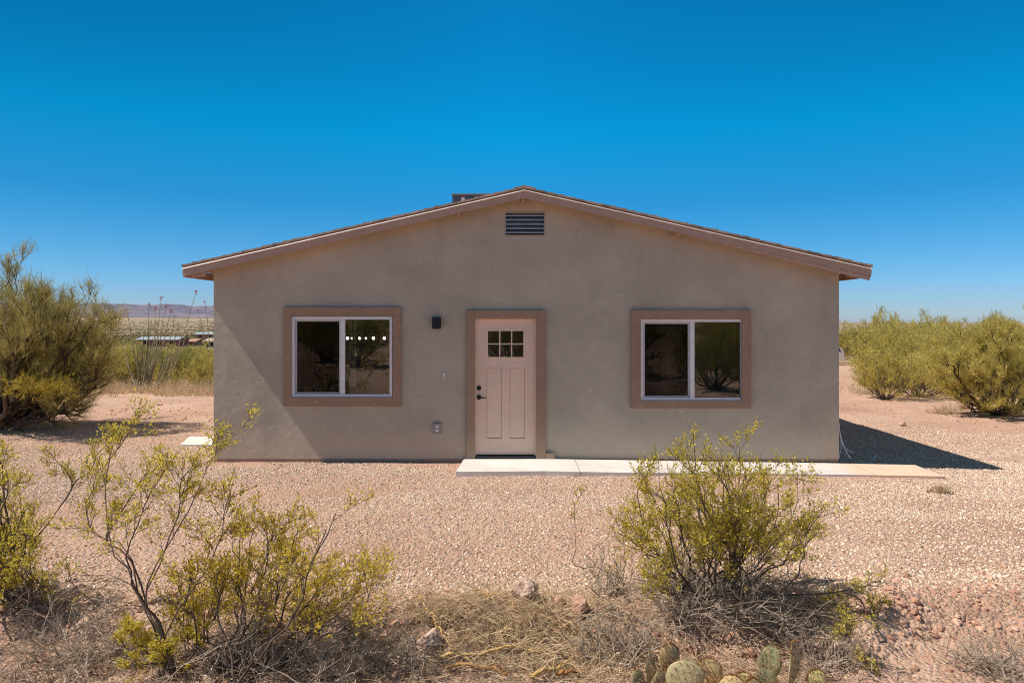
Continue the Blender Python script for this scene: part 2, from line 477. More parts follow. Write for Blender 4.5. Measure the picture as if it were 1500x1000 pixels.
M['creo_leaf'] = foliage('creosote_leaf', [(0, (.24, .20, .025)), (.3, (.60, .50, .06)), (.65, (.93, .77, .11)), (1, (.98, .86, .24))], .5)
M['creo_yel'] = foliage('creosote_leaf_yellowing', [(0, (.27, .22, .025)), (.3, (.66, .52, .055)), (.65, (.95, .74, .09)), (1, (.98, .82, .20))], .5)
M['creo_wood'] = bark('creosote_wood', (.06, .042, .034), (.26, .19, .15))
M['dead_wood'] = bark('dead_grey_twig', (.20, .15, .11), (.70, .56, .44))
M['dead_tan'] = bark('dead_tan_twig', (.36, .25, .15), (.80, .60, .38))
M['yellow_wood'] = bark('fallen_yellow_branch', (.48, .31, .10), (.74, .50, .20))
M['orange_wood'] = bark('fallen_orange_branch', (.36, .17, .06), (.52, .28, .10))
M['pv_leaf'] = foliage('palo_verde_twig', [(0, (.17, .15, .04)), (.35, (.40, .34, .10)), (.7, (.64, .54, .19)), (1, (.82, .68, .32))], .4)
M['pv_yel'] = foliage('mistletoe_yellow', [(0, (.34, .27, .03)), (1, (.62, .48, .08))], .3)
M['pv_wood'] = bark('dark_bark', (.03, .022, .018), (.11, .08, .06))
M['shrub_leaf'] = foliage('desert_shrub_leaf', [(0, (.16, .13, .03)), (.3, (.42, .355, .08)), (.7, (.72, .60, .16)), (1, (.92, .78, .32))], .45)
M['shrub_green'] = foliage('green_shrub_leaf', [(0, (.14, .14, .035)), (.5, (.36, .33, .08)), (1, (.64, .56, .18))], .4)
M['far_leaf'] = foliage('distant_scrub_leaf', [(0, (.13, .12, .045)), (.5, (.24, .20, .085)), (1, (.40, .33, .16))], .2)
M['straw'] = bark('dry_grass_straw', (.48, .34, .18), (.80, .61, .38))
M['ocot'] = bark('ocotillo_cane', (.17, .14, .09), (.50, .44, .27))
M['ocot_fl'] = plain('ocotillo_flower', (.52, .09, .05), .7)
M['spine'] = bark('rust_spine', (.30, .12, .06), (.62, .36, .24))
M['fringe'] = bark('orange_glochids', (.26, .12, .04), (.58, .33, .13))

def hill_mat():
    m, nt, b = nodes('hazy_hillside'); p = pos(nt)
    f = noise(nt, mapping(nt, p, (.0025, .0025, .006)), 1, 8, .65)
    c = ramp(nt, f, [(.3, (.12, .125, .185)), (.5, (.20, .19, .25)), (.7, (.31, .265, .30))])  # mauve-blue tones: aerial haze put into the base colour
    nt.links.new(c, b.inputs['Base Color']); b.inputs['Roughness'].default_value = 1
    b.inputs['Specular IOR Level'].default_value = 0
    bump(nt, f, 1, 60, b)
    return m
M['hill'] = hill_mat()

# ------------------------------------------------------------------ world, sun, camera
SUN = Vector((1.94, .25, -2.75)).normalized()
w = bpy.data.worlds.new('World'); SC.world = w; w.use_nodes = True
wn = w.node_tree; bg = wn.nodes['Background']
sky = wn.nodes.new('ShaderNodeTexSky'); sky.sky_type = 'NISHITA'; sky.sun_disc = False
sky.sun_elevation = math.asin(-SUN.z); sky.sun_rotation = math.atan2(-SUN.x, -SUN.y)
sky.air_density = 1.0; sky.dust_density = .35; sky.ozone_density = 3.0; sky.altitude = 1300
hs = wn.nodes.new('ShaderNodeHueSaturation'); hs.inputs['Saturation'].default_value = 1.22; hs.inputs['Hue'].default_value = .485
wn.links.new(sky.outputs[0], hs.inputs['Color'])
tc = wn.nodes.new('ShaderNodeTexCoord'); sxy = wn.nodes.new('ShaderNodeSeparateXYZ'); wn.links.new(tc.outputs['Generated'], sxy.inputs[0])
# thin dry desert air: the band above the horizon is a deep saturated blue; unseen zenith warmed to neutralise the ambient light
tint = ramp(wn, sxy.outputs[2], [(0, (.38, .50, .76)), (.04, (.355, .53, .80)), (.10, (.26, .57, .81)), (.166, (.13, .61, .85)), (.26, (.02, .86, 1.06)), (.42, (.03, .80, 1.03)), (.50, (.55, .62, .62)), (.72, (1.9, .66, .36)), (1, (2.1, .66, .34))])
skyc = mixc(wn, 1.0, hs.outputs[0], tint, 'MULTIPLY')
# the polarised sides of the sky are deeper than its middle
lx = math_(wn, 'MULTIPLY', math_(wn, 'MAXIMUM', math_(wn, 'MULTIPLY', sxy.outputs[0], -1.0), 0.0), 2.06)
rx = math_(wn, 'MULTIPLY', math_(wn, 'MAXIMUM', sxy.outputs[0], 0.0), .7)
k = math_(wn, 'MINIMUM', math_(wn, 'MULTIPLY', math_(wn, 'ADD', lx, rx), math_(wn, 'MAXIMUM', sxy.outputs[2], 0.0)), .40)
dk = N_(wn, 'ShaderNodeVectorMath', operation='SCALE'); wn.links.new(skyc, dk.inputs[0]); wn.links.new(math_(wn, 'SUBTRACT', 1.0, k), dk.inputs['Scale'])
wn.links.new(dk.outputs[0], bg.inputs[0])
bg.inputs[1].default_value = .15
sl = bpy.data.lights.new('sun', 'SUN'); sl.energy = 5.0; sl.angle = R(.5); sl.color = (1, .945, .85)
so = bpy.data.objects.new('sun', sl); COL.objects.link(so)
so.rotation_euler = SUN.to_track_quat('-Z', 'Y').to_euler()
cam = bpy.data.cameras.new('camera'); co = bpy.data.objects.new('camera', cam); COL.objects.link(co)
co.location = (0, 0, CZ); co.rotation_euler = (R(90), 0, 0)
cam.lens = 24; cam.sensor_width = 36; cam.shift_y = -(500 - HY) / 1500; cam.clip_end = 20000; cam.clip_start = .05
SC.camera = co
SC.view_settings.view_transform = 'Standard'; SC.view_settings.look = 'None'; SC.view_settings.exposure = 0
SC.cycles.filter_width = 1.0; SC.cycles.use_denoising = True; SC.cycles.denoising_prefilter = 'NONE'; SC.cycles.max_bounces = 8; SC.cycles.transparent_max_bounces = 12
SC.cycles.caustics_reflective = False; SC.cycles.caustics_refractive = False

# ------------------------------------------------------------------ ground, hills
def ground():
    a1 = np.linspace(R(35), R(145), 440); a2 = np.linspace(R(145), R(395), 110)[1:-1]
    ang = np.concatenate([a1, a2])
    rad = np.concatenate([np.geomspace(1.2, 26, 280), np.geomspace(26, 9500, 90)[1:]])
    A, Rr = np.meshgrid(ang, rad, indexing='ij')
    x = np.cos(A) * Rr; y = np.sin(A) * Rr; z = zg(x, y)
    na, nr = A.shape
    V = np.stack([x, y, z], -1).reshape(-1, 3); V = np.vstack([V, [[0, 0, -.1]]])
    idx = np.arange(na * nr).reshape(na, nr); nx = np.roll(idx, -1, 0)
    q = np.stack([idx[:, :-1], idx[:, 1:], nx[:, 1:], nx[:, :-1]], -1).reshape(-1, 4)
    c = len(V) - 1
    cap = np.stack([idx[:, 0], nx[:, 0], np.full(na, c), np.full(na, c)], -1)
    me = np_mesh('ground', V, q, smooth=True)
    bm = bmesh.new(); bm.from_mesh(me); bm.verts.ensure_lookup_table()
    for t in cap: bm.faces.new((bm.verts[t[0]], bm.verts[t[1]], bm.verts[c]))
    bmesh.ops.recalc_face_normals(bm, faces=bm.faces[:]); bm.to_mesh(me); bm.free()
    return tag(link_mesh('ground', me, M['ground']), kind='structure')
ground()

def hills():
    az = np.linspace(R(88), R(150), 300); rr = np.linspace(6200, 9000, 30)
    A, Q = np.meshgrid(az, rr, indexing='ij')
    t = np.linspace(0, 1, 30)[None, :]
    px = HX - F / np.tan(np.pi - A + 1e-9) if False else None
    prof = 150 + 26 * vnoise(A * 30, A * 0, 31) + 14 * vnoise(A * 110, A * 0, 32) + 18 * vnoise(A * 9, A * 0, 30)
    fade = sstep(R(88), R(99), A)
    z = 20 + (prof * np.sin(np.clip(t * 1.15, 0, 1) * np.pi / 2) ** 1.1) * fade + 35 * vnoise(A * 260, Q / 350, 33) * t * (1 - t) * 2 - 25 * (1 - fade)
    V = np.stack([np.cos(A) * Q, np.sin(A) * Q, z], -1).reshape(-1, 3)
    idx = np.arange(A.size).reshape(A.shape)
    q = np.stack([idx[:-1, :-1], idx[1:, :-1], idx[1:, 1:], idx[:-1, 1:]], -1).reshape(-1, 4)
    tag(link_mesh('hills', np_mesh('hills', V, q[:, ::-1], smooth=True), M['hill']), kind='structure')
hills()

# ------------------------------------------------------------------ house
YW = 10.2
def wx(px, Y=YW): return (px - HX) / F * Y
def wz(py, Y=YW): return CZ - (py - HY) / F * Y
HL, HR_, YB = wx(313), wx(1229), 20.2
RX = .18                                 # ridge
ZR = CZ + 1.757                          # rake board bottom at the ridge
SLL = (1.757 - .629) / (RX - wx(270, 9.88)); SLR = (1.757 - .627) / (wx(1274, 9.88) - RX)
EL, ER = wx(268, 9.88), wx(1276, 9.88)
def rz(x, off=0): return ZR - (SLL * (RX - x) if x < RX else SLR * (x - RX)) + off
house = empty('house', (0.2, 10.2, 0), 'single-storey taupe stucco house with low gable roof and pink door', 'house')
HO = house.location.copy()
def hb(mb, name, mat, parent=None, smooth=False):
    """build under the house (or under one of its parts, which all share its origin)"""
    o = mb.build(name, mat, None, HO, smooth)
    o.parent = parent if parent is not None else house
    return o

W1 = dict(t=(415, 587, 450, 595), f=(427.5, 575.5, 463.5, 581.5), m=(499, 505.5))
W2 = dict(t=(925, 1100.5, 454, 598), f=(937.5, 1089.5, 467, 586.5), m=(1010.5, 1017))
D = dict(t=(683, 799.5, 454, 668), f=(695.5, 785.5, 467, 668))
VENT = (739.5, 798.5, 310.5, 345.5)

def rect(px0, px1, py0, py1, Y=YW): return wx(px0, Y), wx(px1, Y), wz(py1, Y), wz(py0, Y)

def front_wall():
    bm = bmesh.new()
    zt = .085                      # underside of deck above rake board bottom
    outer = [(HL, .052), (HR_, .052), (HR_, rz(HR_, zt)), (RX, rz(RX, zt)), (HL, rz(HL, zt))]
    dx0, dx1, _, dz1 = rect(*D['f'])
    outer = [(HL, .052), (dx0, .052), (dx0, dz1), (dx1, dz1), (dx1, .052)] + outer[1:]
    loops = [outer]
    for r in (W1['f'], W2['f'], VENT):
        x0, x1, z0, z1 = rect(*r)
        loops.append([(x0, z0), (x1, z0), (x1, z1), (x0, z1)])
    es = []
    for lp in loops:
        vs = [bm.verts.new((x, YW, z)) for x, z in lp]
        for i in range(len(vs)): es.append(bm.edges.new((vs[i], vs[(i + 1) % len(vs)])))
    bmesh.ops.triangle_fill(bm, use_beauty=True, edges=es)
    r = bmesh.ops.extrude_face_region(bm, geom=bm.faces[:])
    bmesh.ops.translate(bm, verts=[v for v in r['geom'] if isinstance(v, bmesh.types.BMVert)], vec=(0, .15, 0))
    return bm
mb = MB(); mb.bm.free(); mb.bm = front_wall()
# side and back walls
mb.prism([(HL, .052), (HL + .15, .052), (HL + .15, rz(HL + .15, .085)), (HL, rz(HL, .085))], YW + .152, YB)
mb.prism([(HR_ - .15, .052), (HR_, .052), (HR_, rz(HR_, .085)), (HR_ - .15, rz(HR_ - .15, .085))], YW + .152, YB)
mb.prism([(HL + .152, .052), (HR_ - .152, .052), (HR_ - .152, rz(HR_, .085)), (RX, rz(RX, .085)), (HL + .152, rz(HL, .085))], YB - .15, YB)
wall = hb(mb, 'wall', M['wall'])
# rim casing that hides the join of front and side walls is the stucco itself; foundation strip below
mb = MB(); mb.box(HL + .006, HR_ - .006, YW + .008, YB - .01, -.25, .05); hb(mb, 'foundation', M['found'])
# interior
mb = MB(); mb.box(HL + .155, HR_ - .155, YW + .155, YB - .155, .054, .07); hb(mb, 'interior_floor', M['innerdk'])
mb = MB(); mb.box(HL + .155, HR_ - .155, YW + .155, YB - .155, 2.46, 2.50); hb(mb, 'interior_ceiling', M['inner'])
mb = MB(); mb.box(HL + .155, -3.05, 12.9, 13.0, .06, 2.46); mb.box(-1.9, 1.2, 13.4, 13.5, .06, 2.46); mb.box(1.6, HR_ - .16, 14.4, 14.5, .06, 2.46)
mb.box(.95, 1.05, YW + .2, 13.4, .06, 2.46); mb.box(-3.05, -2.95, 12.9, 15.6, .06, 2.46)
hb(mb, 'interior_wall', M['inner'])
mb = MB(); mb.box(-3.75, -3.1, 12.86, 12.898, .06, 2.05); mb.box(-4.2, -3.82, 12.6, 12.898, .8, 2.2); hb(mb, 'interior_cabinet', M['innerdk'])

# roof
YF = 9.88
TD = .108                           # deck underside offset above the rake bottom
roofm = MB()
for s, xe in ((-1, EL), (1, ER)):
    a, b = (RX, rz(RX, TD)), (xe, rz(xe, TD))
    roofm.prism([a, b, (b[0], b[1] + .03), (a[0], a[1] + .03)], YF + .004, YB + .3)
roof = hb(roofm, 'roof', M['soffit'])
# shingle courses: stepped overlapping slabs
sh = MB()
for s, xe in ((-1, EL), (1, ER)):
    n = 34; xs = np.linspace(xe - s * -0.012, RX, n + 1)
    for k in range(n):
        x0, x1 = xs[k], xs[k + 1] + (0 if k == n - 1 else s * -.03)
        th = .030 + .014 * random.random(); thin = .022
        y0 = YF - .018 - .012 * random.random()
        pts = [(x0, rz(x0, TD + .031)), (x1, rz(x1, TD + .031)), (x1, rz(x1, TD + .031 + thin)), (x0, rz(x0, TD + .031 + th))]
        sh.prism(pts, y0, YB + .32)
sh.prism([(RX - .16, rz(RX - .16, TD + .075)), (RX, rz(RX, TD + .075)), (RX + .16, rz(RX + .16, TD + .075)),
          (RX + .15, rz(RX + .15, TD + .055)), (RX - .15, rz(RX - .15, TD + .055))], YF - .03, YB + .32)
hb(sh, 'shingles', M['shingle'], roof)
for s, xe in ((-1, EL), (1, ER)):
    mb = MB()
    xb = xe - s * .004
    mb.prism([(RX, rz(RX)), (xb - s * .02, rz(xb - s * .02)), (xb, rz(xb, .03)), (xb, rz(xb, .1)), (RX, rz(RX, .1))], YF - .022, YF)
    rb = hb(mb, 'rake_board', M['fascia'], roof)
    if s == 1:
        mb = MB(); x0 = wx(985, 9.88)
        mb.prism([(x0, rz(x0, -.002)), (xe - .03, rz(xe - .03, -.062)), (xe - .015, rz(xe, -.004))], YF - .012, YF + .01)
        hb(mb, 'lower_rake_strip', plain('pale_rake_strip', (.50, .33, .26), .7, var=.06), roof)
    mb = MB()
    q = [mb.bm.verts.new((x, y, rz(x, zz))) for x in (RX, xe) for y, zz in ((YF - .042, .102), (YF - .026, .117), (YF - .0225, .103))]
    mb.bm.faces.new((q[0], q[3], q[4], q[1])); mb.bm.faces.new((q[1], q[4], q[5], q[2])); mb.bm.faces.new((q[2], q[5], q[3], q[0]))
    mb.bm.faces.new(q[:3]); mb.bm.faces.new(q[3:])
    hb(mb, 'drip_edge', M['drip'], roof)
    mb = MB()
    x0, x1 = sorted((xe, xe - s * .025))
    mb.box(x0, x1, YF + .006, YB + .3, rz(xe, -.012), rz(xe, .1))
    hb(mb, 'fascia', M['fascia'], roof)
    mb = MB(); x0, x1 = sorted((xe - s * .1, (HL if s < 0 else HR_) + s * .004))
    mb.box(x0 if s > 0 else x0, x1, YF + .05, YF + .09, rz(xe, .0), rz(xe, .06)); hb(mb, 'lookout', M['fascia'], roof)
for px, py in ((671, 311.5), (767, 291), (995, 344)):
    x = wx(px, 9.88); mb = MB(); mb.box(x - .02, x + .02, YF + .01, YW - .005, rz(x, -.012), rz(x, .09)); hb(mb, 'lookout', M['fascia'], roof)

# windows
def window(W):
    tx0, tx1, tz0, tz1 = rect(*W['t'], YW - .05)
    fx0, fx1, fz0, fz1 = rect(*W['f'])
    mb = MB()
    # stucco surround, ring between outer trim and frame
    w_ = min(fx0 - tx0, tx1 - fx1) - .004
    mb.ring(tx0, tx1, tz0, tz1, fx0 - tx0 + .003, YW - .05, YW - .003, .009, wb=fz0 - tz0 + .003)
    t = hb(mb, 'window', M['white'])   # placeholder replaced below
    bpy.data.objects.remove(t)
    root = None
    fr = MB(); fr.ring(fx0 + .004, fx1 - .004, fz0 + .004, fz1 - .004, .042, YW - .022, YW + .06, .003)
    mx0, mx1 = wx(W['m'][0]), wx(W['m'][1])
    fr.box(mx0, mx1, YW - .016, YW + .058, fz0 + .047, fz1 - .047, .003)
    root = hb(fr, 'window', M['white'])
    mb = MB(); mb.ring(tx0, tx1, tz0, tz1, fx0 - tx0 + .003, YW - .05, YW - .003, .009, wb=fz0 - tz0 + .003)
    hb(mb, 'trim', M['trim'], root)
    sx0, sx1 = fx0 + .048, mx0 - .001
    mb = MB(); mb.ring(sx0, sx1, fz0 + .047, fz1 - .048, .026, YW + .012, YW + .04, .003); hb(mb, 'sash', M['greyv'], root)
    mb = MB(); mb.box(sx0 + .024, sx1 - .024, YW + .03, YW + .033, fz0 + .07, fz1 - .07); hb(mb, 'pane', M['glass'], root)
    mb = MB(); mb.box(sx0 + .0245, sx1 - .0245, YW + .018, YW + .019, fz0 + .0705, fz1 - .0705); hb(mb, 'screen', M['screen'], root)
    mb = MB(); mb.box(mx1 - .004, fx1 - .044, YW + .016, YW + .020, fz0 + .044, fz1 - .044); hb(mb, 'pane', M['glass'], root)
    return root
window(W1); window(W2)

# door
tx0, tx1, tz0, tz1 = rect(*D['t'], YW - .05)
fx0, fx1, _, fz1 = rect(*D['f'])
DZ = .075
mb = MB()
mb.box(tx0, fx0 + .003, YW - .05, YW - .003, DZ - .02, tz1, .008)
mb.box(fx1 - .003, tx1, YW - .05, YW - .003, DZ - .02, tz1, .008)
mb.box(fx0 + .0035, fx1 - .0035, YW - .0495, YW - .003, fz1 - .003, tz1 - .0006, .008)
mb.box(tx1 + .002, wx(812), YW - .06, YW - .003, DZ - .03, wz(662.5), .006)
dt = hb(mb, 'door_trim', M['trim'])
leaf = MB()
lx0, lx1, lz0, lz1 = fx0 + .028, fx1 - .028, DZ + .035, fz1 - .028
lite = rect(714.5, 767, 484.5, 523)
pans = [rect(712.6, 734.8, 539, 642.5), rect(746.6, 769, 539, 642.5)]
# leaf slab with openings cut by strips
yl0, yl1 = YW + .03, YW + .075
def strips(mb, x0, x1, z0, z1, holes, y0, y1):
    xs = sorted({x0, x1, *[h[0] for h in holes], *[h[1] for h in holes]})
    zs = sorted({z0, z1, *[h[2] for h in holes], *[h[3] for h in holes]})
    V = {}
    def v(x, y, z):
        k = (x, y, z)
        if k not in V: V[k] = mb.bm.verts.new(k)
        return V[k]
    for i in range(len(xs) - 1):
        for j in range(len(zs) - 1):
            cx, cz = (xs[i] + xs[i + 1]) / 2, (zs[j] + zs[j + 1]) / 2
            if any(h[0] < cx < h[1] and h[2] < cz < h[3] for h in holes): continue
            for y in (y0, y1):
                mb.bm.faces.new((v(xs[i], y, zs[j]), v(xs[i + 1], y, zs[j]), v(xs[i + 1], y, zs[j + 1]), v(xs[i], y, zs[j + 1])))
    for h in [*holes, (x0, x1, z0, z1)]:
        for a, b in (((h[0], h[2]), (h[1], h[2])), ((h[1], h[2]), (h[1], h[3])), ((h[1], h[3]), (h[0], h[3])), ((h[0], h[3]), (h[0], h[2]))):
            xx = [x for x in xs if min(a[0], b[0]) <= x <= max(a[0], b[0])]; zz = [z for z in zs if min(a[1], b[1]) <= z <= max(a[1], b[1])]
            seq = [(x, a[1]) for x in xx] if a[1] == b[1] else [(a[0], z) for z in zz]
            for p, q in zip(seq[:-1], seq[1:]):
                mb.bm.faces.new((v(p[0], y0, p[1]), v(q[0], y0, q[1]), v(q[0], y1, q[1]), v(p[0], y1, p[1])))
strips(leaf, lx0, lx1, lz0, lz1, [lite, *pans], yl0, yl1)
door = hb(leaf, 'door', M['door'])
for p in pans:
    mb = MB(); e = .006; mb.box(p[0] + e, p[1] - e, yl0 + .010, yl1 - .01, p[2] + e, p[3] - e, .004)
    mb.box(p[0] + .0005, p[1] - .0005, yl0 + .018, yl1 - .012, p[2] + .0005, p[3] - .0005); hb(mb, 'panel', M['door'], door)
mb = MB(); mb.ring(lite[0] - .03, lite[1] + .03, lite[2] - .03, lite[3] + .03, .032, yl0 - .008, yl0 - .001, .003); hb(mb, 'window_surround', M['door'], door)
gw = (lite[1] - lite[0]) / 3; gh = (lite[3] - lite[2]) / 2
mb = MB()
for i in (1, 2): mb.box(lite[0] + gw * i - .009, lite[0] + gw * i + .009, yl0 + .002, yl0 + .016, lite[2] + .001, lite[3] - .001)
for i in range(3):
    mb.box(lite[0] + gw * i + (.010 if i else .001), lite[0] + gw * (i + 1) - (.010 if i < 2 else .001), yl0 + .003, yl0 + .0155, lite[2] + gh - .009, lite[2] + gh + .009)
hb(mb, 'muntin', M['door'], door)
for i in range(3):
    for j in range(2):
        mb = MB(); mb.box(lite[0] + gw * i + .002, lite[0] + gw * (i + 1) - .002, yl0 + .02, yl0 + .024, lite[2] + gh * j + .002, lite[2] + gh * (j + 1) - .002); hb(mb, 'pane', M['glass'], door)
jm = MB()
jm.box(fx0 + .002, fx0 + .026, YW + .012, YW + .11, DZ, fz1 - .027); jm.box(fx1 - .026, fx1 - .002, YW + .012, YW + .11, DZ, fz1 - .027)
jm.box(fx0 + .002, fx1 - .002, YW + .012, YW + .11, fz1 - .026, fz1 - .002)
hb(jm, 'door_frame', plain('door_frame_paint', (.88, .64, .49), .5, var=.05), dt)
mb = MB(); mb.box(fx0 + .004, fx1 - .004, YW - .03, YW + .14, DZ - .005, DZ + .018, .003); hb(mb, 'threshold', plain('dark_threshold', (.10, .09, .10), .5, .3), dt)
c = Vector((wx(701.5), yl0, wz(568.5)))
mb = MB(); mb.cyl(c + Vector((0, -.010, 0)), .034, .02, 'Y', 24); mb.cyl(c + Vector((0, -.024, 0)), .016, .012, 'Y', 16); hb(mb, 'deadbolt', M['black'], door)
c = Vector((wx(701.5), yl0, wz(582)))
mb = MB(); mb.cyl(c + Vector((0, -.009, 0)), .034, .018, 'Y', 24); mb.cyl(c + Vector((0, -.035, 0)), .011, .04, 'Y', 14)
mb.box(c.x - .012, c.x + .105, c.y - .062, c.y - .048, c.z - .011, c.z + .006, .004); hb(mb, 'handle', M['black'], door)

# wall fixtures
x0, x1, z0, z1 = rect(633.5, 646, 464, 481.5, YW - .05)
mb = MB(); mb.box(x0 + .01, x1 - .01, YW - .025, YW - .001, z0 + .02, z1 - .02, .003); mb.box(x0, x1, YW - .12, YW - .026, z0, z1, .006)
sc_ = hb(mb, 'wall_light', M['black'])
mb = MB(); mb.cyl(Vector(((x0 + x1) / 2, YW - .073, z0 - .0025)), .035, .004, 'Z'); hb(mb, 'lamp_lens', M['outlet'], sc_)
x0, x1, z0, z1 = rect(648.6, 652, 545.5, 554)
mb = MB(); mb.box(x0, x1, YW - .018, YW - .001, z0, z1, .004); db = hb(mb, 'doorbell', M['plast'])
mb = MB(); mb.cyl(Vector(((x0 + x1) / 2, YW - .02, z0 + .03)), .010, .006, 'Y', 14); hb(mb, 'button', M['outlet'], db)
x0, x1, z0, z1 = rect(635, 646.5, 619, 634.5)
mb = MB(); mb.box(x0, x1, YW - .04, YW - .001, z0, z1, .006); ob = hb(mb, 'outlet_box', M['outlet'])
for q in (.32, .68):
    mb = MB(); cz = z0 + (z1 - z0) * q
    mb.box((x0 + x1) / 2 - .022, (x0 + x1) / 2 + .022, YW - .046, YW - .0405, cz - .02, cz + .02, .004); hb(mb, 'socket', M['plast'], ob)
# gable vent
x0, x1, z0, z1 = rect(*VENT)
mb = MB(); mb.ring(x0 + .002, x1 - .002, z0 + .002, z1 - .002, .014, YW - .006, YW + .1)
vent = hb(mb, 'gable_vent', plain('vent_frame_paint', (.40, .32, .25), .6))
mb = MB(); mb.box(x0 + .003, x1 - .003, YW + .11, YW + .12, z0 + .003, z1 - .003); hb(mb, 'vent_backing', M['dark'], vent)
for k in range(5):
    zc = z0 + .03 + (z1 - z0 - .05) * (k + .35) / 4.9
    mb = MB(); bmv = mb.bm
    a = [(x0 + .017, YW + .004, zc - .012), (x1 - .017, YW + .004, zc - .012), (x1 - .017, YW + .07, zc + .03), (x0 + .017, YW + .07, zc + .03)]
    v0 = [bmv.verts.new(p) for p in a]; v1 = [bmv.verts.new((p[0], p[1], p[2] + .014)) for p in a]
    bmv.faces.new(v0); bmv.faces.new(v1[::-1])
    for i in range(4): bmv.faces.new((v0[i], v0[(i + 1) % 4], v1[(i + 1) % 4], v1[i]))
    hb(mb, 'louver', M['galv'], vent)

# chandelier in the left room
ch = empty('linear_chandelier', (-2.68, 12.2, 1.8), 'black caged linear chandelier with lit bulbs seen through the left window', 'chandelier')
CO = ch.location.copy(); YC = 12.2
mb = MB()
xa, xb_ = wx(500, YC), wx(574, YC); za, zb = wz(505, YC), wz(484.5, YC)
for yy in (YC - .12, YC + .12):
    for zz in (za, zb): mb.box(xa, xb_, yy - .008, yy + .008, zz - .008, zz + .008)
    n = 6
    for i in range(n):
        xx0 = xa + (xb_ - xa) * i / n; xx1 = xa + (xb_ - xa) * (i + 1) / n
        for (p, q) in (((xx0, za), (xx1, zb)), ((xx0, zb), (xx1, za))):
            t = .004
            dv = Vector((q[0] - p[0], q[1] - p[1])).normalized(); nn = Vector((-dv.y, dv.x)) * t
            mb.prism([(p[0] + nn.x, p[1] + nn.y), (p[0] - nn.x, p[1] - nn.y), (q[0] - nn.x, q[1] - nn.y), (q[0] + nn.x, q[1] + nn.y)], yy - .004, yy + .004)
for xx in (xa, xb_):
    mb.box(xx - .008, xx + .008, YC - .11, YC + .11, zb - .007, zb + .007); mb.box(xx - .008, xx + .008, YC - .11, YC + .11, za - .007, za + .007)
o = mb.build('cage', M['black'], ch, CO)
for xx in (xa + .2, xb_ - .2):
    mb = MB(); mb.cyl(Vector((xx, YC, (zb + 2.46) / 2)), .006, 2.46 - zb, 'Z', 8); mb.build('hanging_rod', M['black'], ch, CO)
for px, dy in ((509, -.1), (515.5, .1), (527, -.1), (536, .1), (547, -.1), (563, -.1)):
    mb = MB(); mb.sphere(Vector((wx(px, YC + dy), YC + dy, wz(495.3, YC + dy))), .027 if dy < 0 else .019); mb.build('bulb', M['bulb'], ch, CO, True)

# rooftop unit
YU = 14.0
x0, x1 = wx(661.5, YU), wx(661.5, YU) + 1.0; zt = wz(283.5, YU); zb = rz(x0, .0) - .1
ru = empty('rooftop_unit', ((x0 + x1) / 2, YU + .4, zb), 'grey metal cooling unit with red and white sticker behind the roof ridge', 'roof unit')
UO = ru.location.copy()
mb = MB(); mb.box(x0 + .012, x1 - .012, YU, YU + .8, zb, zt - .035, .008); mb.build('housing', M['unit'], ru, UO)
mb = MB(); mb.box(x0 - .005, x1 + .005, YU - .015, YU + .815, zt - .034, zt, .006); mb.build('lid', M['unitlid'], ru, UO)
for i in range(4):
    mb = MB(); zz = zt - .28 - .09 * i; mb.box(x0 + .32, x1 - .1, YU - .012, YU - .001, zz, zz + .03); mb.build('vent_slat', M['unitlid'], ru, UO)
sx = wx(675.5, YU)
mb = MB(); mb.box(sx, sx + .075, YU - .005, YU - .001, zt - .082, zt - .052); mb.build('red_sticker', M['red'], ru, UO)
mb = MB(); mb.box(sx, sx + .075, YU - .005, YU - .001, zt - .16, zt - .083); mb.build('white_sticker', M['stickerwhite'], ru, UO)

# concrete walk: one long slab, slightly falling to the right, with a thicker pour before the door
def slab():
    bm = bmesh.new()
    f = [(668, 690.5), (760, 690), (800, 689.6), (842, 690.6), (900, 691.5), (1100, 693), (1250, 695), (1385, 697.5)]
    def top(x): return .062 - .016 * max(0, x - .6)
    fp = []
    for px, py in f:
        x = 0
        for _ in range(20):
            z = top(x); Y = (CZ - z) / (py - HY) * F; x = (px - HX) / F * Y
        fp.append((x, Y, z))
    bp = []
    for i, (x, Y, z) in enumerate(fp):
        xb = x + .02
        if i == 0: xb = wx(680)
        if i == len(fp) - 1: xb = 5.98
        bp.append((xb, YW - .055 if xb < HR_ - .3 else YW - .02, top(xb)))
    T0 = [bm.verts.new(p) for p in fp]; T1 = [bm.verts.new(p) for p in bp]
    B0 = [bm.verts.new((p[0], p[1], -.3)) for p in fp]; B1 = [bm.verts.new((p[0], p[1], -.3)) for p in bp]
    for i in range(len(fp) - 1):
        bm.faces.new((T0[i], T0[i + 1], T1[i + 1], T1[i])); bm.faces.new((T0[i + 1], T0[i], B0[i], B0[i + 1])); bm.faces.new((T1[i], T1[i + 1], B1[i + 1], B1[i]))
    bm.faces.new((T0[0], T1[0], B1[0], B0[0])); bm.faces.new((T1[-1], T0[-1], B0[-1], B1[-1]))
    es = [e for e in bm.edges if len(e.link_faces) == 2 and e.calc_face_angle(0) > .6]
    bmesh.ops.bevel(bm, geom=es, offset=.008, segments=2, affect='EDGES')
    return bm
mb = MB(); mb.bm.free(); mb.bm = slab(); tag(mb.build('walkway', M['conc']), kind='structure')
a = G(265, 656); b_ = G(313, 643)
mb = MB(); bmv = mb.bm
pts = [(wx(264, 11.45), 11.45), (HL - .003, 11.45), (HL - .003, 12.25), (wx(277, 12.25), 12.25)]
t = [bmv.verts.new((x, y, .035)) for x, y in pts]; u = [bmv.verts.new((x, y, -.2)) for x, y in pts]
bmv.faces.new(t); bmv.faces.new(u[::-1])
for i in range(4): bmv.faces.new((t[i], t[(i + 1) % 4], u[(i + 1) % 4], u[i]))
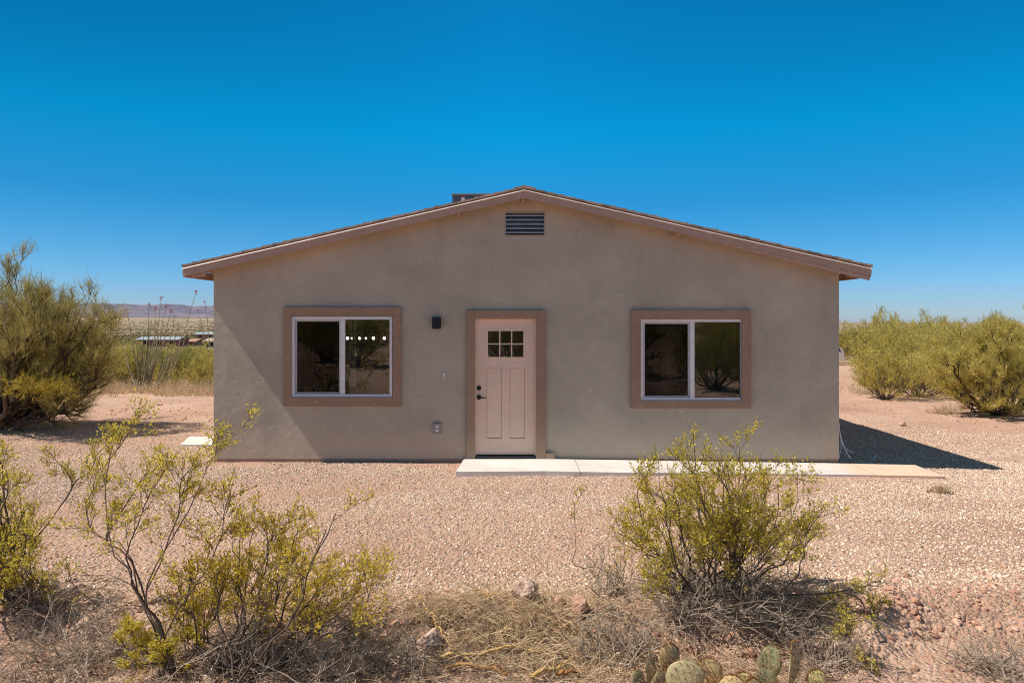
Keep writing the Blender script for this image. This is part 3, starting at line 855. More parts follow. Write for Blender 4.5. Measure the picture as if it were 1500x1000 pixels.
tag(mb.build('concrete_pad', M['conc']), kind='structure')

# cables at the right corner
for k, (lab, pts, r) in enumerate((
    ('white cable curving down the right house corner to the walkway', [(1228.8, 617, 10.42), (1230, 632, 10.42), (1234, 650, 10.4), (1240, 662, 10.3), (1246, 671, 10.26)], .008),
    ('white cable hanging close against the right house corner', [(1228.8, 622, 10.44), (1231, 640, 10.44), (1232, 655, 10.4), (1230, 664, 10.3), (1228.8, 672, 10.28)], .007),
    ('white cable bowing farthest right from the house corner', [(1228.8, 626, 10.46), (1233, 644, 10.46), (1238, 655, 10.44), (1245, 661, 10.44), (1251, 663, 10.44)], .007))):
    pl = spline([P(*q) for q in pts], 24)
    pl[0, 0] = HR_ - .01
    gzz = zg(pl[:, 0], pl[:, 1]); pl[:, 2] = np.maximum(pl[:, 2], gzz + r)
    v, f, a_ = tubes([(pl[None], np.full((1, 24), r))], 7)
    o0 = pl[-1].copy(); ob = link_mesh('cable', np_mesh('cable', v - o0, f, a_, True), M['cable'], None, o0)
    tag(ob, lab, 'cable', 'loose white cables at the house corner')
g = G(1278, 674)
mb = MB(); mb.cyl(Vector((0, 0, .04)), .015, .09, 'Z', 12); mb.cyl(Vector((0, 0, .09)), .02, .02, 'Z', 12)
o = mb.build('pipe_stub', M['cable']); o.location = g; o.rotation_euler = (.2, .5, 0)
tag(o, 'small white pipe stub lying in the house shadow beyond the walkway', 'pipe')

# ------------------------------------------------------------------ gravel (stuff, geometry nodes)
def scatter(name, x0, x1, y0, y1, step, dens, smin, smax, mat, seed, flat=.65, lift=0.):
    xs = np.arange(x0, x1 + 1e-6, step); ys = np.arange(y0, y1 + 1e-6, step)
    X, Y = np.meshgrid(xs, ys, indexing='ij')
    dn = dens(X, Y); Z = zg(X, Y) + lift
    idx = np.arange(X.size).reshape(X.shape)
    q = np.stack([idx[:-1, :-1], idx[1:, :-1], idx[1:, 1:], idx[:-1, 1:]], -1).reshape(-1, 4)
    keep = dn.ravel()[q].max(1) > .5
    me = np_mesh(name, np.stack([X, Y, Z], -1).reshape(-1, 3), q[keep])
    at = me.attributes.new('density', 'FLOAT', 'POINT'); at.data.foreach_set('value', dn.ravel().astype(np.float32))
    ob = link_mesh(name, me, mat)
    ng = bpy.data.node_groups.new(name, 'GeometryNodeTree')
    ng.interface.new_socket('Geometry', in_out='INPUT', socket_type='NodeSocketGeometry')
    ng.interface.new_socket('Geometry', in_out='OUTPUT', socket_type='NodeSocketGeometry')
    n = ng.nodes; L = ng.links
    gi = n.new('NodeGroupInput'); go = n.new('NodeGroupOutput')
    d = n.new('GeometryNodeDistributePointsOnFaces'); d.inputs['Seed'].default_value = seed
    na = n.new('GeometryNodeInputNamedAttribute'); na.data_type = 'FLOAT'; na.inputs['Name'].default_value = 'density'
    L.new(gi.outputs[0], d.inputs['Mesh']); L.new(na.outputs[0], d.inputs['Density'])
    gt = n.new('GeometryNodeGeometryToInstance')
    for k in range(5):
        ico = n.new('GeometryNodeMeshIcoSphere'); ico.inputs['Subdivisions'].default_value = 2; ico.inputs['Radius'].default_value = .5
        sp = n.new('GeometryNodeSetPosition')
        nz = n.new('ShaderNodeTexNoise'); nz.noise_dimensions = '4D'; nz.inputs['W'].default_value = 3.1 * k + seed; nz.inputs['Scale'].default_value = 1.9; nz.inputs['Detail'].default_value = 1
        po = n.new('GeometryNodeInputPosition'); L.new(po.outputs[0], nz.inputs['Vector'])
        sb = n.new('ShaderNodeVectorMath'); sb.operation = 'SUBTRACT'; sb.inputs[1].default_value = (.5, .5, .5)
        ml = n.new('ShaderNodeVectorMath'); ml.operation = 'SCALE'; ml.inputs['Scale'].default_value = .95
        L.new(nz.outputs['Color'], sb.inputs[0]); L.new(sb.outputs[0], ml.inputs[0]); L.new(ml.outputs[0], sp.inputs['Offset'])
        L.new(ico.outputs[0], sp.inputs['Geometry']); L.new(sp.outputs[0], gt.inputs[0])
    sm = n.new('GeometryNodeSetMaterial'); sm.inputs['Material'].default_value = mat
    ip = n.new('GeometryNodeInstanceOnPoints'); ip.inputs['Pick Instance'].default_value = True
    rr = n.new('FunctionNodeRandomValue'); rr.data_type = 'FLOAT_VECTOR'; rr.inputs[0].default_value = (-.5, -.5, 0); rr.inputs[1].default_value = (.5, .5, 6.283)
    rs = n.new('FunctionNodeRandomValue'); rs.data_type = 'FLOAT_VECTOR'
    rs.inputs[0].default_value = (.7, .7, flat * .8); rs.inputs[1].default_value = (1.25, 1.05, flat * 1.3)
    ru_ = n.new('FunctionNodeRandomValue'); ru_.data_type = 'FLOAT'; ru_.inputs[2].default_value = 0; ru_.inputs[3].default_value = 1
    pw = n.new('ShaderNodeMath'); pw.operation = 'POWER'; pw.inputs[1].default_value = 2.2
    mr = n.new('ShaderNodeMapRange'); mr.inputs['To Min'].default_value = smin; mr.inputs['To Max'].default_value = smax
    L.new(ru_.outputs[1], pw.inputs[0]); L.new(pw.outputs[0], mr.inputs['Value'])
    rs.inputs['Seed'].default_value = 5; ru_.inputs['Seed'].default_value = 9
    sc2 = n.new('ShaderNodeVectorMath'); sc2.operation = 'SCALE'
    L.new(rs.outputs[0], sc2.inputs[0]); L.new(mr.outputs[0], sc2.inputs['Scale'])
    L.new(d.outputs['Points'], ip.inputs['Points']); L.new(gt.outputs[0], sm.inputs['Geometry']); L.new(sm.outputs[0], ip.inputs['Instance'])
    L.new(rr.outputs[0], ip.inputs['Rotation']); L.new(sc2.outputs[0], ip.inputs['Scale'])
    L.new(ip.outputs[0], go.inputs[0])
    md = ob.modifiers.new('scatter', 'NODES'); md.node_group = ng
    return tag(ob, kind='stuff')

def inhouse(x, y): return (x > HL - .02) & (x < HR_ + .02) & (y > YW + .0)
def onwalk(x, y): return (x > -.80) & (x < 6.02) & (y > 9.3) & (y < YW + .05)
def viscone(x, y): return np.abs(x) < .77 * y + .3
def dens_gravel(x, y):
    edge = 5.15 + .5 * vnoise(x * .9, x * 0 + 3.3, 5)
    patch = vnoise(x * .35, y * 1.1, 41) + .6 * vnoise(x * 1.3, y * 2.6, 42)
    d = 2700 * sstep(edge - .15, edge + .5, y) * (.10 + .90 * sstep(-.34, .06, patch)) * (.48 + .52 * sstep(-.20, .02, vnoise(x * .12 + 3, y * 2.1 + .25 * np.sin(x * .5), 47)))
    fall = 1 - .93 * sstep(10.5, 15.0, y + 1.2 * vnoise(x * .5, y * .5, 43))
    d = d * fall
    d = np.where(inhouse(x, y) | onwalk(x, y) | ~viscone(x, y), 0, d)
    return d
scatter('gravel', -12, 12, 4.6, 16.0, .08, dens_gravel, .008, .026, M['gravel'], 1, .95)
def dens_clod(x, y):
    edge = 5.15 + .5 * vnoise(x * .9, x * 0 + 3.3, 5)
    d = 130 * np.exp(-((y - edge + .05) / .38) ** 2) + 28 * (y < edge) + 9 * (y > 12) 
    d = d * (.3 + 1.4 * (vnoise(x * 1.3, y * 1.3, 44) + .5))
    return np.where(inhouse(x, y) | onwalk(x, y) | ~viscone(x, y) | (y < 2.9), 0, d)
tag(scatter('dirt_clods', -14, 14, 2.8, 19, .12, dens_clod, .018, .075, M['clod'], 4, .7), kind='stuff')

# ------------------------------------------------------------------ rocks
def rock(name, px, py, w, h, mat, label, seed, sink=.25):
    g = G(px, py + h / 2)
    s = g.y / F; bm = bmesh.new()
    bmesh.ops.create_icosphere(bm, subdivisions=4, radius=1)
    rnd = random.Random(seed); pl = [(Vector((rnd.gauss(0, 1), rnd.gauss(0, 1), rnd.gauss(0, 1))).normalized(), rnd.uniform(.55, .85)) for _ in range(11)]
    from mathutils import noise as mn
    for v in bm.verts:
        n = v.co.normalized(); d = 1.0
        for a, k in pl:
            c = n.dot(a)
            if c > .05: d = min(d, k / c)
        q = n * 3 + Vector((seed, 0, 0))
        d *= 1 + .16 * mn.noise(q) + .08 * mn.noise(q * 3) + .04 * mn.noise(q * 8)
        v.co = Vector((n.x * w / 2 * s * 1.15 * d, n.y * w / 2 * s * d, n.z * h / 2 * s * 1.25 * d))
    me = bpy.data.meshes.new(name); bm.to_mesh(me); bm.free()
    o = link_mesh(name, me, mat, None, (g.x, g.y + w / 2 * s * .4, g.z + h / 2 * s * (1 - sink)))
    return tag(o, label, 'rock', 'loose rocks in the foreground')
RP = rock_mat('pale_crusted_rock', (.46, .27, .19), (.70, .53, .43), .50)
RB = rock_mat('pink_brown_rock', (.46, .25, .17), (.64, .39, .28), .5)
RO = rock_mat('ochre_rock', (.42, .27, .15), (.62, .40, .24), .5)
rock('rock', 768, 867, 42, 30, RP, 'pale crusted rock lying on the gravel edge below the door', 2)
rock('rock', 851, 887, 30, 34, RB, 'pink brown upright rock beside the right creosote bush', 5)
rock('rock', 628, 939, 40, 32, RP, 'white crusted rock among dead twigs left of the yellow branches', 9)
rock('rock', 688, 889, 16, 12, RB, 'small reddish rock beside the upper end of a yellow branch', 14)
rock('rock', 345, 771, 30, 18, RO, 'ochre rock on the gravel behind the left creosote bushes', 21)
rock('rock', 1323, 620, 10, 6, RP, 'small pale stone on dirt between the wall and the right tree', 25)
rock('rock', 820, 884, 24, 16, RB, 'low crumbling reddish rock left of the upright rock', 33)

# ------------------------------------------------------------------ plants
def plant(name, root, wood_groups, leaf_parts, wood_mat, leaf_mat, sides=4, wood_name='stems', leaf_name='foliage'):
    O = np.array(root.location)
    if wood_groups:
        v, f, a = tubes(wood_groups, sides)
        link_mesh(wood_name, np_mesh(wood_name, v - O, f, a, True), wood_mat, root)
    if leaf_parts:
        v, f, a = join(leaf_parts)
        link_mesh(leaf_name, np_mesh(leaf_name, v - O, f, a), leaf_mat, root)
    return root

def stems_from(base, tips, N=10, bow=.25, wob=.02, jit=.06, r0=.012, r1=.003):
    """curved stems from a base point to tips; (M,N,3)"""
    out = []
    b = np.array(base)
    for t in tips:
        t = np.array(t); d = t - b
        s = b + np.array([RNG.normal(0, jit), RNG.normal(0, jit), 0])
        mid = s + d * .45 + np.array([d[0] * .15, d[1] * .15, -abs(bow) * np.linalg.norm(d[:2]) * .5])
        mid[2] = max(mid[2], s[2] + .04)
        p = spline([s, mid, t], N); p[1:-1] += RNG.normal(0, wob, (N - 2, 3)); out.append(p)
    Pn = np.array(out); Rn = np.linspace(r0, r1, N)[None, :] * RNG.uniform(.7, 1.2, (len(out), 1))
    return Pn, Rn

def resample(pts, N, wob=.006):
    p = spline(pts, N); p[1:-1] += RNG.normal(0, wob, (N - 2, 3)); return p

def creosote_fill(S, SR, l1=6, l2=5, l3=4, n_leaf=7, L=(.30, .16, .09), t0=.35, size=.0145, t_leaf=.0):
    A, AR = spawn(S, SR, l1, t0, .55, L[0], 6, .10, .06, .6, .0018)
    B, BR = spawn(A, AR, l2, .25, .6, L[1], 5, .12, .08, .7, .0014)
    C, CR = spawn(B, BR, l3, .15, .6, L[2], 4, .12, .10, .8, .0010)
    wood = [(S, SR), (A, AR), (B, BR), (C, CR)]
    leaves = [leaf_quads(C, CR, n_leaf, t_leaf, size, .3, .62, .006), leaf_quads(B, BR, max(2, n_leaf // 2), .4, size, .3, .62, .006)]
    return wood, leaves

# right creosote -----------------------------------------------------
base = G(1040, 882); Yb = base.y
root = empty('creosote_bush', base, 'olive creosote bush with bare grey lower twigs standing before the walkway', 'bush', 'creosote bushes in the foreground')
tips = []
for px, py in ((1015, 622), (1082, 642), (1160, 690), (965, 665), (1208, 735), (922, 745), (1000, 690), (1060, 700), (1122, 722), (1150, 775), (962, 760),
               (1092, 762), (1040, 725), (1185, 780), (935, 700), (1102, 675), (985, 715), (1030, 780), (1075, 800), (980, 810), (1005, 655), (1045, 660), (1130, 690), (950, 790), (1120, 790), (990, 740), (1020, 710), (1065, 740), (1110, 750), (1140, 735), (1010, 770), (1085, 720), (1055, 770), (905, 770), (1170, 720), (1150, 810), (970, 840)):
    tips.append(P(px, py + 10, Yb + RNG.uniform(-.45, .45)))
S, SR = stems_from(base, tips, 10, .1, .02, .10, .011, .003)
wood, leaves = creosote_fill(S, SR, 7, 4, 4, 6, (.30, .19, .11), .48, .0180)
# low side branches with a few leafy ends
side = []
for pts in (((1050, 880), (1120, 866), (1180, 872), (1240, 862), (1290, 858)), ((1060, 890), (1140, 880), (1210, 905), (1255, 905)), ((1040, 890), (1120, 930), (1200, 950), (1270, 960)),
            ((1240, 868), (1262, 880), (1275, 900), (1290, 935)), ((1200, 880), (1230, 890), (1240, 900), (1222, 925))):
    side.append(resample([P(px, py, Yb - .45 + .12 * i * (1 if pts[0][1] < 889 else -.6)) for i, (px, py) in enumerate(pts)], 10, .012))
s2 = np.array(side); s2[:, :, 2] = np.maximum(s2[:, :, 2], zg(s2[:, :, 0], s2[:, :, 1]) + .02)
w2, lv2 = creosote_fill(s2, np.linspace(.008, .003, 10)[None].repeat(len(s2), 0), 6, 4, 3, 6, (.18, .11, .07), .62)
thin = resample([P(px, py, Yb + .1) for px, py in ((905, 845), (868, 830), (838, 828), (845, 790), (842, 740), (852, 722))], 12, .008)[None]
w3, lv3 = creosote_fill(thin, np.linspace(.004, .0018, 12)[None], 5, 3, 2, 3, (.07, .05, .03), .6)
plant('creosote_bush', root, wood + w2 + w3, leaves + lv2 + lv3, M['creo_wood'], M['creo_leaf'])
dt_ = []
for _ in range(90):
    a = RNG.uniform(0, 2 * np.pi); r = RNG.uniform(.15, 1.0) ** .8
    dt_.append(np.array(base) + [np.cos(a) * r * .95, np.sin(a) * r * .55 - .1, RNG.uniform(.08, .42) * (1.15 - .5 * r)])
Dp, DR = stems_from(base, dt_, 9, .15, .02, .22, .006, .0025)
E, ER_ = spawn(Dp, DR, 5, .25, .8, .26, 6, .22, .02, .6, .0016)
H, HRr = spawn(E, ER_, 3, .2, .8, .13, 5, .22, .03, .7, .0012)
plant('x', root, [(Dp, DR), (E, ER_), (H, HRr)], None, M['dead_wood'], None, 4, 'dead_twigs')

# left creosote, tall stems -------------------------------------------
base = G(258, 992); Yb = base.y
root = empty('creosote_bush', base, 'tall open creosote bush whose wiry stems rise before the left house corner', 'bush', 'creosote bushes in the foreground')
def path(pts, dy=0.0, slope=0.0):
    return resample([P(px, py, Yb + dy + slope * i) for i, (px, py) in enumerate(pts)], 14, .006)
S = np.array([
    path([(262, 992), (238, 920), (205, 882), (188, 835), (158, 800), (153, 720), (160, 680), (185, 640), (203, 608)], 0, .02),
    path([(262, 992), (236, 915), (207, 880), (190, 845), (186, 808), (205, 760), (225, 715), (240, 690)], 0, -.02),
    path([(255, 990), (232, 912), (212, 878), (226, 830), (248, 795), (278, 742), (300, 690), (320, 655), (347, 634)], 0, .03),
    path([(255, 990), (225, 905), (205, 878), (186, 800), (150, 787), (128, 765), (128, 735), (140, 712)], 0, .03),
    path([(250, 988), (215, 885), (188, 815), (155, 790), (170, 760), (200, 715), (215, 690)], 0, .04),
    path([(255, 990), (228, 905), (212, 875), (246, 800), (262, 745), (262, 715), (280, 685), (290, 668)], 0, -.02),
    path([(255, 990), (245, 930), (270, 880), (300, 840), (322, 790), (332, 742), (336, 728)], 0, .02),
    path([(250, 985), (225, 900), (195, 885), (150, 890), (120, 868), (103, 850), (103, 838)], .1, .0),
    path([(250, 985), (210, 885), (172, 845), (128, 842), (80, 838), (40, 835)], .15, .03)])
SRd = np.linspace(.0068, .0024, 14)[None].repeat(len(S), 0) * RNG.uniform(.8, 1.1, (len(S), 1))
wood, leaves = creosote_fill(S[:7], SRd[:7], 9, 4, 4, 5, (.22, .15, .095), .42, .018)
w2, lv2 = creosote_fill(S[7:], SRd[7:] * .7, 5, 3, 2, 3, (.12, .08, .05), .5)
low = []
for px, py in ((215, 935), (190, 905), (195, 930), (260, 925), (275, 900), (180, 945), (235, 950), (300, 915)): low.append(P(px, py, Yb + RNG.uniform(-.15, .25)))
s3, r3 = stems_from(base, low, 8, .1, .02, .06, .006, .002)
w3, lv3 = creosote_fill(s3, r3, 5, 4, 4, 8, (.12, .09, .06), .5)
plant('creosote_bush', root, wood + w2 + w3, leaves + lv2 + lv3, M['creo_wood'], M['creo_leaf'], 5)

# middle-left spreading creosote -----------------------------------------
base = G(345, 1000); Yb = base.y
root = empty('creosote_bush', base, 'dense yellowing creosote bush spreading low over the gravel below the left window', 'bush', 'creosote bushes in the foreground')
tips = []
for px, py in ((492, 745), (478, 770), (548, 828), (560, 835), (430, 792), (350, 785), (300, 770), (470, 850), (520, 855), (400, 820), (440, 870), (380, 880), (340, 800), (415, 765),
               (445, 760), (320, 830), (280, 830), (310, 870), (500, 830), (360, 850), (395, 790), (290, 880), (345, 890), (420, 840), (480, 880), (260, 850), (530, 840), (375, 760)):
    tips.append(P(px, py + 6, Yb + RNG.uniform(-.1, .8)))
S, SR = stems_from(base, tips, 10, .12, .025, .10, .010, .003)
wood, leaves = creosote_fill(S, SR, 6, 4, 4, 5, (.26, .17, .10), .48, .0185)
half = len(leaves)
plant('creosote_bush', root, wood, leaves, M['creo_wood'], M['creo_yel'], 4)

# left edge creosote ---------------------------------------------------
base = G(28, 882); Yb = base.y
root = empty('creosote_bush', base, 'creosote bush cut by the left edge with a dark stump', 'bush', 'creosote bushes in the foreground')
tips = [P(px, py, Yb + RNG.uniform(-.4, .4)) for px, py in ((-10, 650), (12, 700), (-40, 690), (25, 745), (35, 780), (0, 800), (-60, 760), (45, 815), (-30, 830), (15, 840), (-15, 740), (-80, 700), (-100, 800), (28, 720), (-5, 860), (5, 780), (30, 830), (10, 760))]
S, SR = stems_from(base, tips, 10, .1, .02, .07, .016, .0035)
wood, leaves = creosote_fill(S, SR, 7, 4, 4, 5, (.24, .15, .10), .4, .019)
lng = np.array([resample([P(px, py, Yb - .1) for px, py in ((35, 830), (45, 803), (78, 755), (108, 712), (96, 690), (78, 668))], 12, .006),
                resample([P(px, py, Yb - .1) for px, py in ((90, 738), (109, 710), (130, 690), (140, 668), (165, 640))], 12, .006)])
w2, lv2 = creosote_fill(lng, np.linspace(.006, .002, 12)[None].repeat(2, 0), 9, 4, 3, 5, (.16, .10, .06), .55)
plant('creosote_bush', root, wood + w2, leaves + lv2, M['creo_wood'], M['creo_leaf'])

# dead brush ---------------------------------------------------------
def dead_brush(px, py, wpx, hpx, n, label, mat='dead_wood', dep=.6, l1=5, l2=3, group='dead grey brush in the foreground', r0=.006):
    b = G(px, py); s = b.y / F
    root = empty('dead_shrub', b, label, 'dead shrub', group)
    T = []
    for _ in range(n):
        a = RNG.uniform(0, 2 * np.pi); r = RNG.random() ** .6
        T.append(np.array(b) + [np.cos(a) * r * wpx / 2 * s, np.sin(a) * r * wpx / 2 * s * dep, hpx * s * RNG.uniform(.3, 1.0) * (1.1 - .6 * r)])
    S, SR = stems_from(b, T, 8, .15, .02, wpx * s * .10, r0, .0022)
    A, AR = spawn(S, SR, l1, .2, .8, wpx * s * .22, 6, .2, .03, .6, .0014)
    B, BR = spawn(A, AR, l2, .2, .8, wpx * s * .11, 5, .22, .03, .7, .0010)
    plant('x', root, [(S, SR), (A, AR), (B, BR)], None, M[mat], None, 3, 'twigs')
    return root
dead_brush(90, 985, 230, 60, 32, 'sprawling dead brush below the tall open creosote at far left')
dead_brush(470, 985, 240, 75, 38, 'tangled grey dead brush below the spreading creosote')
dead_brush(590, 968, 170, 60, 28, 'dead brush beside the white crusted rock')
dead_brush(640, 905, 120, 40, 20, 'small dead brush at the gravel edge above the white rock', 'dead_tan')
dead_brush(905, 965, 170, 95, 38, 'grey dead brush left of the prickly pear pads')
dead_brush(1465, 985, 150, 55, 40, 'dark dead brush in the bottom right corner')
dead_brush(1210, 975, 180, 55, 35, 'dead brush behind the right prickly pear', 'dead_wood')
dead_brush(60, 890, 110, 45, 25, 'dead twigs around the dark stump at the left edge', 'dead_wood')
dead_brush(110, 960, 260, 150, 22, 'tall sparse tangle of wiry grey twigs in the bottom left corner', 'dead_wood', .5, 6, 3, r0=.004)
dead_brush(400, 985, 330, 130, 20, 'open fan of thin grey twigs reaching up through the spreading creosote', 'dead_wood', .4, 6, 3, r0=.004)
dead_brush(330, 965, 200, 55, 26, 'grey dead brush between the tall and spreading creosotes')
dead_brush(760, 935, 210, 28, 26, 'straw coloured brush heap under the fallen yellow branches', 'dead_tan', .8)
dead_brush(1130, 900, 240, 40, 45, 'bare twigs sprawled right of the creosote base', 'dead_wood', .7)
dead_brush(895, 870, 100, 110, 24, 'upright wiry dead twigs left of the right creosote bush', 'dead_wood', .6, 5, 3)
dead_brush(200, 965, 150, 60, 35, 'dead twigs round the trunk of the tall open creosote', 'dead_wood')

# fallen branches ----------------------------------------------------
for lab, pts, r, mat in (
    ('thick yellow fallen branch lying across below the pale rock', [(643, 969), (667, 967), (709, 964), (760, 957), (791, 964)], .011, 'yellow_wood'),
    ('orange fallen branch at the bottom edge under the yellow one', [(653, 985), (691, 983), (720, 988), (744, 993)], .011, 'orange_wood'),
    ('long thin straw branch running down past the white rock', [(613, 876), (637, 913), (656, 945), (683, 971), (709, 987)], .006, 'yellow_wood'),
    ('short orange forked branch left of the pale rock', [(696, 868), (713, 877), (715, 892)], .008, 'orange_wood'),
    ('thin yellow branch just below the pale rock', [(713, 877), (747, 886), (752, 901)], .006, 'yellow_wood'),
    ('short bent yellow branch in the middle of the straw heap', [(731, 931), (757, 921), (781, 908)], .008, 'yellow_wood'),
    ('slender arching yellow branch rising to the right of the heap', [(715, 961), (747, 944), (795, 936), (816, 919)], .006, 'yellow_wood'),
    ('yellow branch ending in a hook near the right brush', [(813, 925), (853, 926), (861, 937)], .007, 'yellow_wood'),
    ('stout pale branch slanting at the bottom edge of the picture', [(776, 999), (816, 988), (829, 984)], .014, 'yellow_wood'),
    ('stub of orange wood beside the stout pale branch', [(816, 996), (848, 992)], .013, 'orange_wood')):
    q = [G(px, py) for px, py in pts]
    if len(q) == 2: q = [q[0], (q[0] + q[1]) / 2, q[1]]
    pl = spline(q, 18); pl[:, 2] = zg(pl[:, 0], pl[:, 1]) + r + .02 + .02 * np.sin(np.linspace(0, 7, 18)) ** 2
    pl[1:-1] += RNG.normal(0, .004, (16, 3))
    rad = np.linspace(r, r * .55, 18)[None]
    A, AR = spawn(pl[None], rad, 4, .3, .7, .10, 5, .15, .05, .5, .002)
    v, f, a_ = tubes([(pl[None], rad), (A, AR)], 6); o0 = pl[0].copy()
    tag(link_mesh('fallen_branch', np_mesh('fallen_branch', v - o0, f, a_, True), M[mat], None, o0), lab, 'branch', 'fallen branches in the foreground')

# straw and twig litter on the ground (nobody could count it) ------------
def litter(name, n, dens, xr, yr, Lr, rad, mat, rise=.3, lift=.01):
    pts = []
    while len(pts) < n:
        x = RNG.uniform(*xr, 4000); y = RNG.uniform(*yr, 4000)
        k = RNG.random(4000) < dens(x, y); pts += list(zip(x[k], y[k]))
    pts = np.array(pts[:n]); z = zg(pts[:, 0], pts[:, 1]) + lift
    p = np.column_stack([pts, z]); a = RNG.uniform(0, 2 * np.pi, n)
    d = nrm(np.column_stack([np.cos(a), np.sin(a), np.abs(RNG.normal(0, rise, n))]))
    Q = march(p, d, RNG.uniform(*Lr, n), 4, .18, -.04)
    Q[:, :, 2] = np.maximum(Q[:, :, 2], zg(Q[:, :, 0], Q[:, :, 1]) + .004)
    Rr = np.full((n, 4), rad) * RNG.uniform(.6, 1.3, (n, 1))
    v, f, a_ = tubes([(Q, Rr)], 3)
    return tag(link_mesh(name, np_mesh(name, v, f, a_), mat), kind='stuff')
def d_near(x, y): return (y < 5.15 + .5 * vnoise(x * .9, x * 0 + 3.3, 5)) * np.clip(.55 + 1.3 * vnoise(x * .8, y * .8, 60) - .35 * np.clip(x - 2.2, 0, 1), 0, 1)
litter('twig_litter', 6000, d_near, (-4.3, 4.3), (3.3, 5.4), (.05, .22), .0017, M['dead_wood'])
def d_str(x, y): return np.exp(-((x - .12) / .55) ** 2 - ((y - 4.7) / .42) ** 2) + .22 * (.5 + vnoise(x * 1.2, y * 1.2, 62)) * (x < 2)
litter('straw_litter', 5500, lambda x, y: d_str(x, y) * (y < 5.3), (-3.5, 2.5), (3.5, 5.4), (.08, .32), .0018, M['dead_tan'], .25)

# ------------------------------------------------------------------ prickly pears
def pear_mat(name, a, b_, rim):
    m, nt, b = nodes(name)
    p = N_(nt, 'ShaderNodeTexCoord').outputs['Object']
    sx = N_(nt, 'ShaderNodeSeparateXYZ'); nt.links.new(p, sx.inputs[0])
    c = ramp(nt, noise(nt, p, 14, 5, .6), [(.3, a), (.7, b_)])
    c = mixc(nt, ramp(nt, math_(nt, 'ADD', math_(nt, 'MULTIPLY', sx.outputs[2], 4), math_(nt, 'MULTIPLY', noise(nt, p, 9, 3), .4)), [(.72, (0, 0, 0)), (1.05, (.85, .85, .85))]), c, rim)
    c = mixc(nt, ramp(nt, noise(nt, p, 60, 3), [(.60, (0, 0, 0)), (.70, (.55, .55, .55))]), c, (.30, .20, .10))
    c = mixc(nt, ramp(nt, noise(nt, p, 22, 5, .7, 1.0), [(.52, (0, 0, 0)), (.66, (.6, .6, .6))]), c, (.62, .44, .26))
    c = mixc(nt, ramp(nt, noise(nt, p, 11, 3), [(.55, (0, 0, 0)), (.75, (.5, .5, .5))]), c, (.48, .27, .20))
    nt.links.new(c, b.inputs['Base Color']); b.inputs['Roughness'].default_value = .6
    bump(nt, noise(nt, p, 30, 5, .65), .7, .012, b)
    return m
PG = pear_mat('pear_grey_green', (.38, .34, .16), (.56, .47, .26), (.60, .32, .22))
PT = pear_mat('pear_tan', (.58, .42, .17), (.72, .52, .25), (.64, .28, .17))
PD = pear_mat('pear_dark_green', (.20, .21, .10), (.34, .33, .17), (.46, .28, .18))
PY = pear_mat('pear_yellow_green', (.50, .46, .17), (.66, .56, .24), (.64, .42, .20))

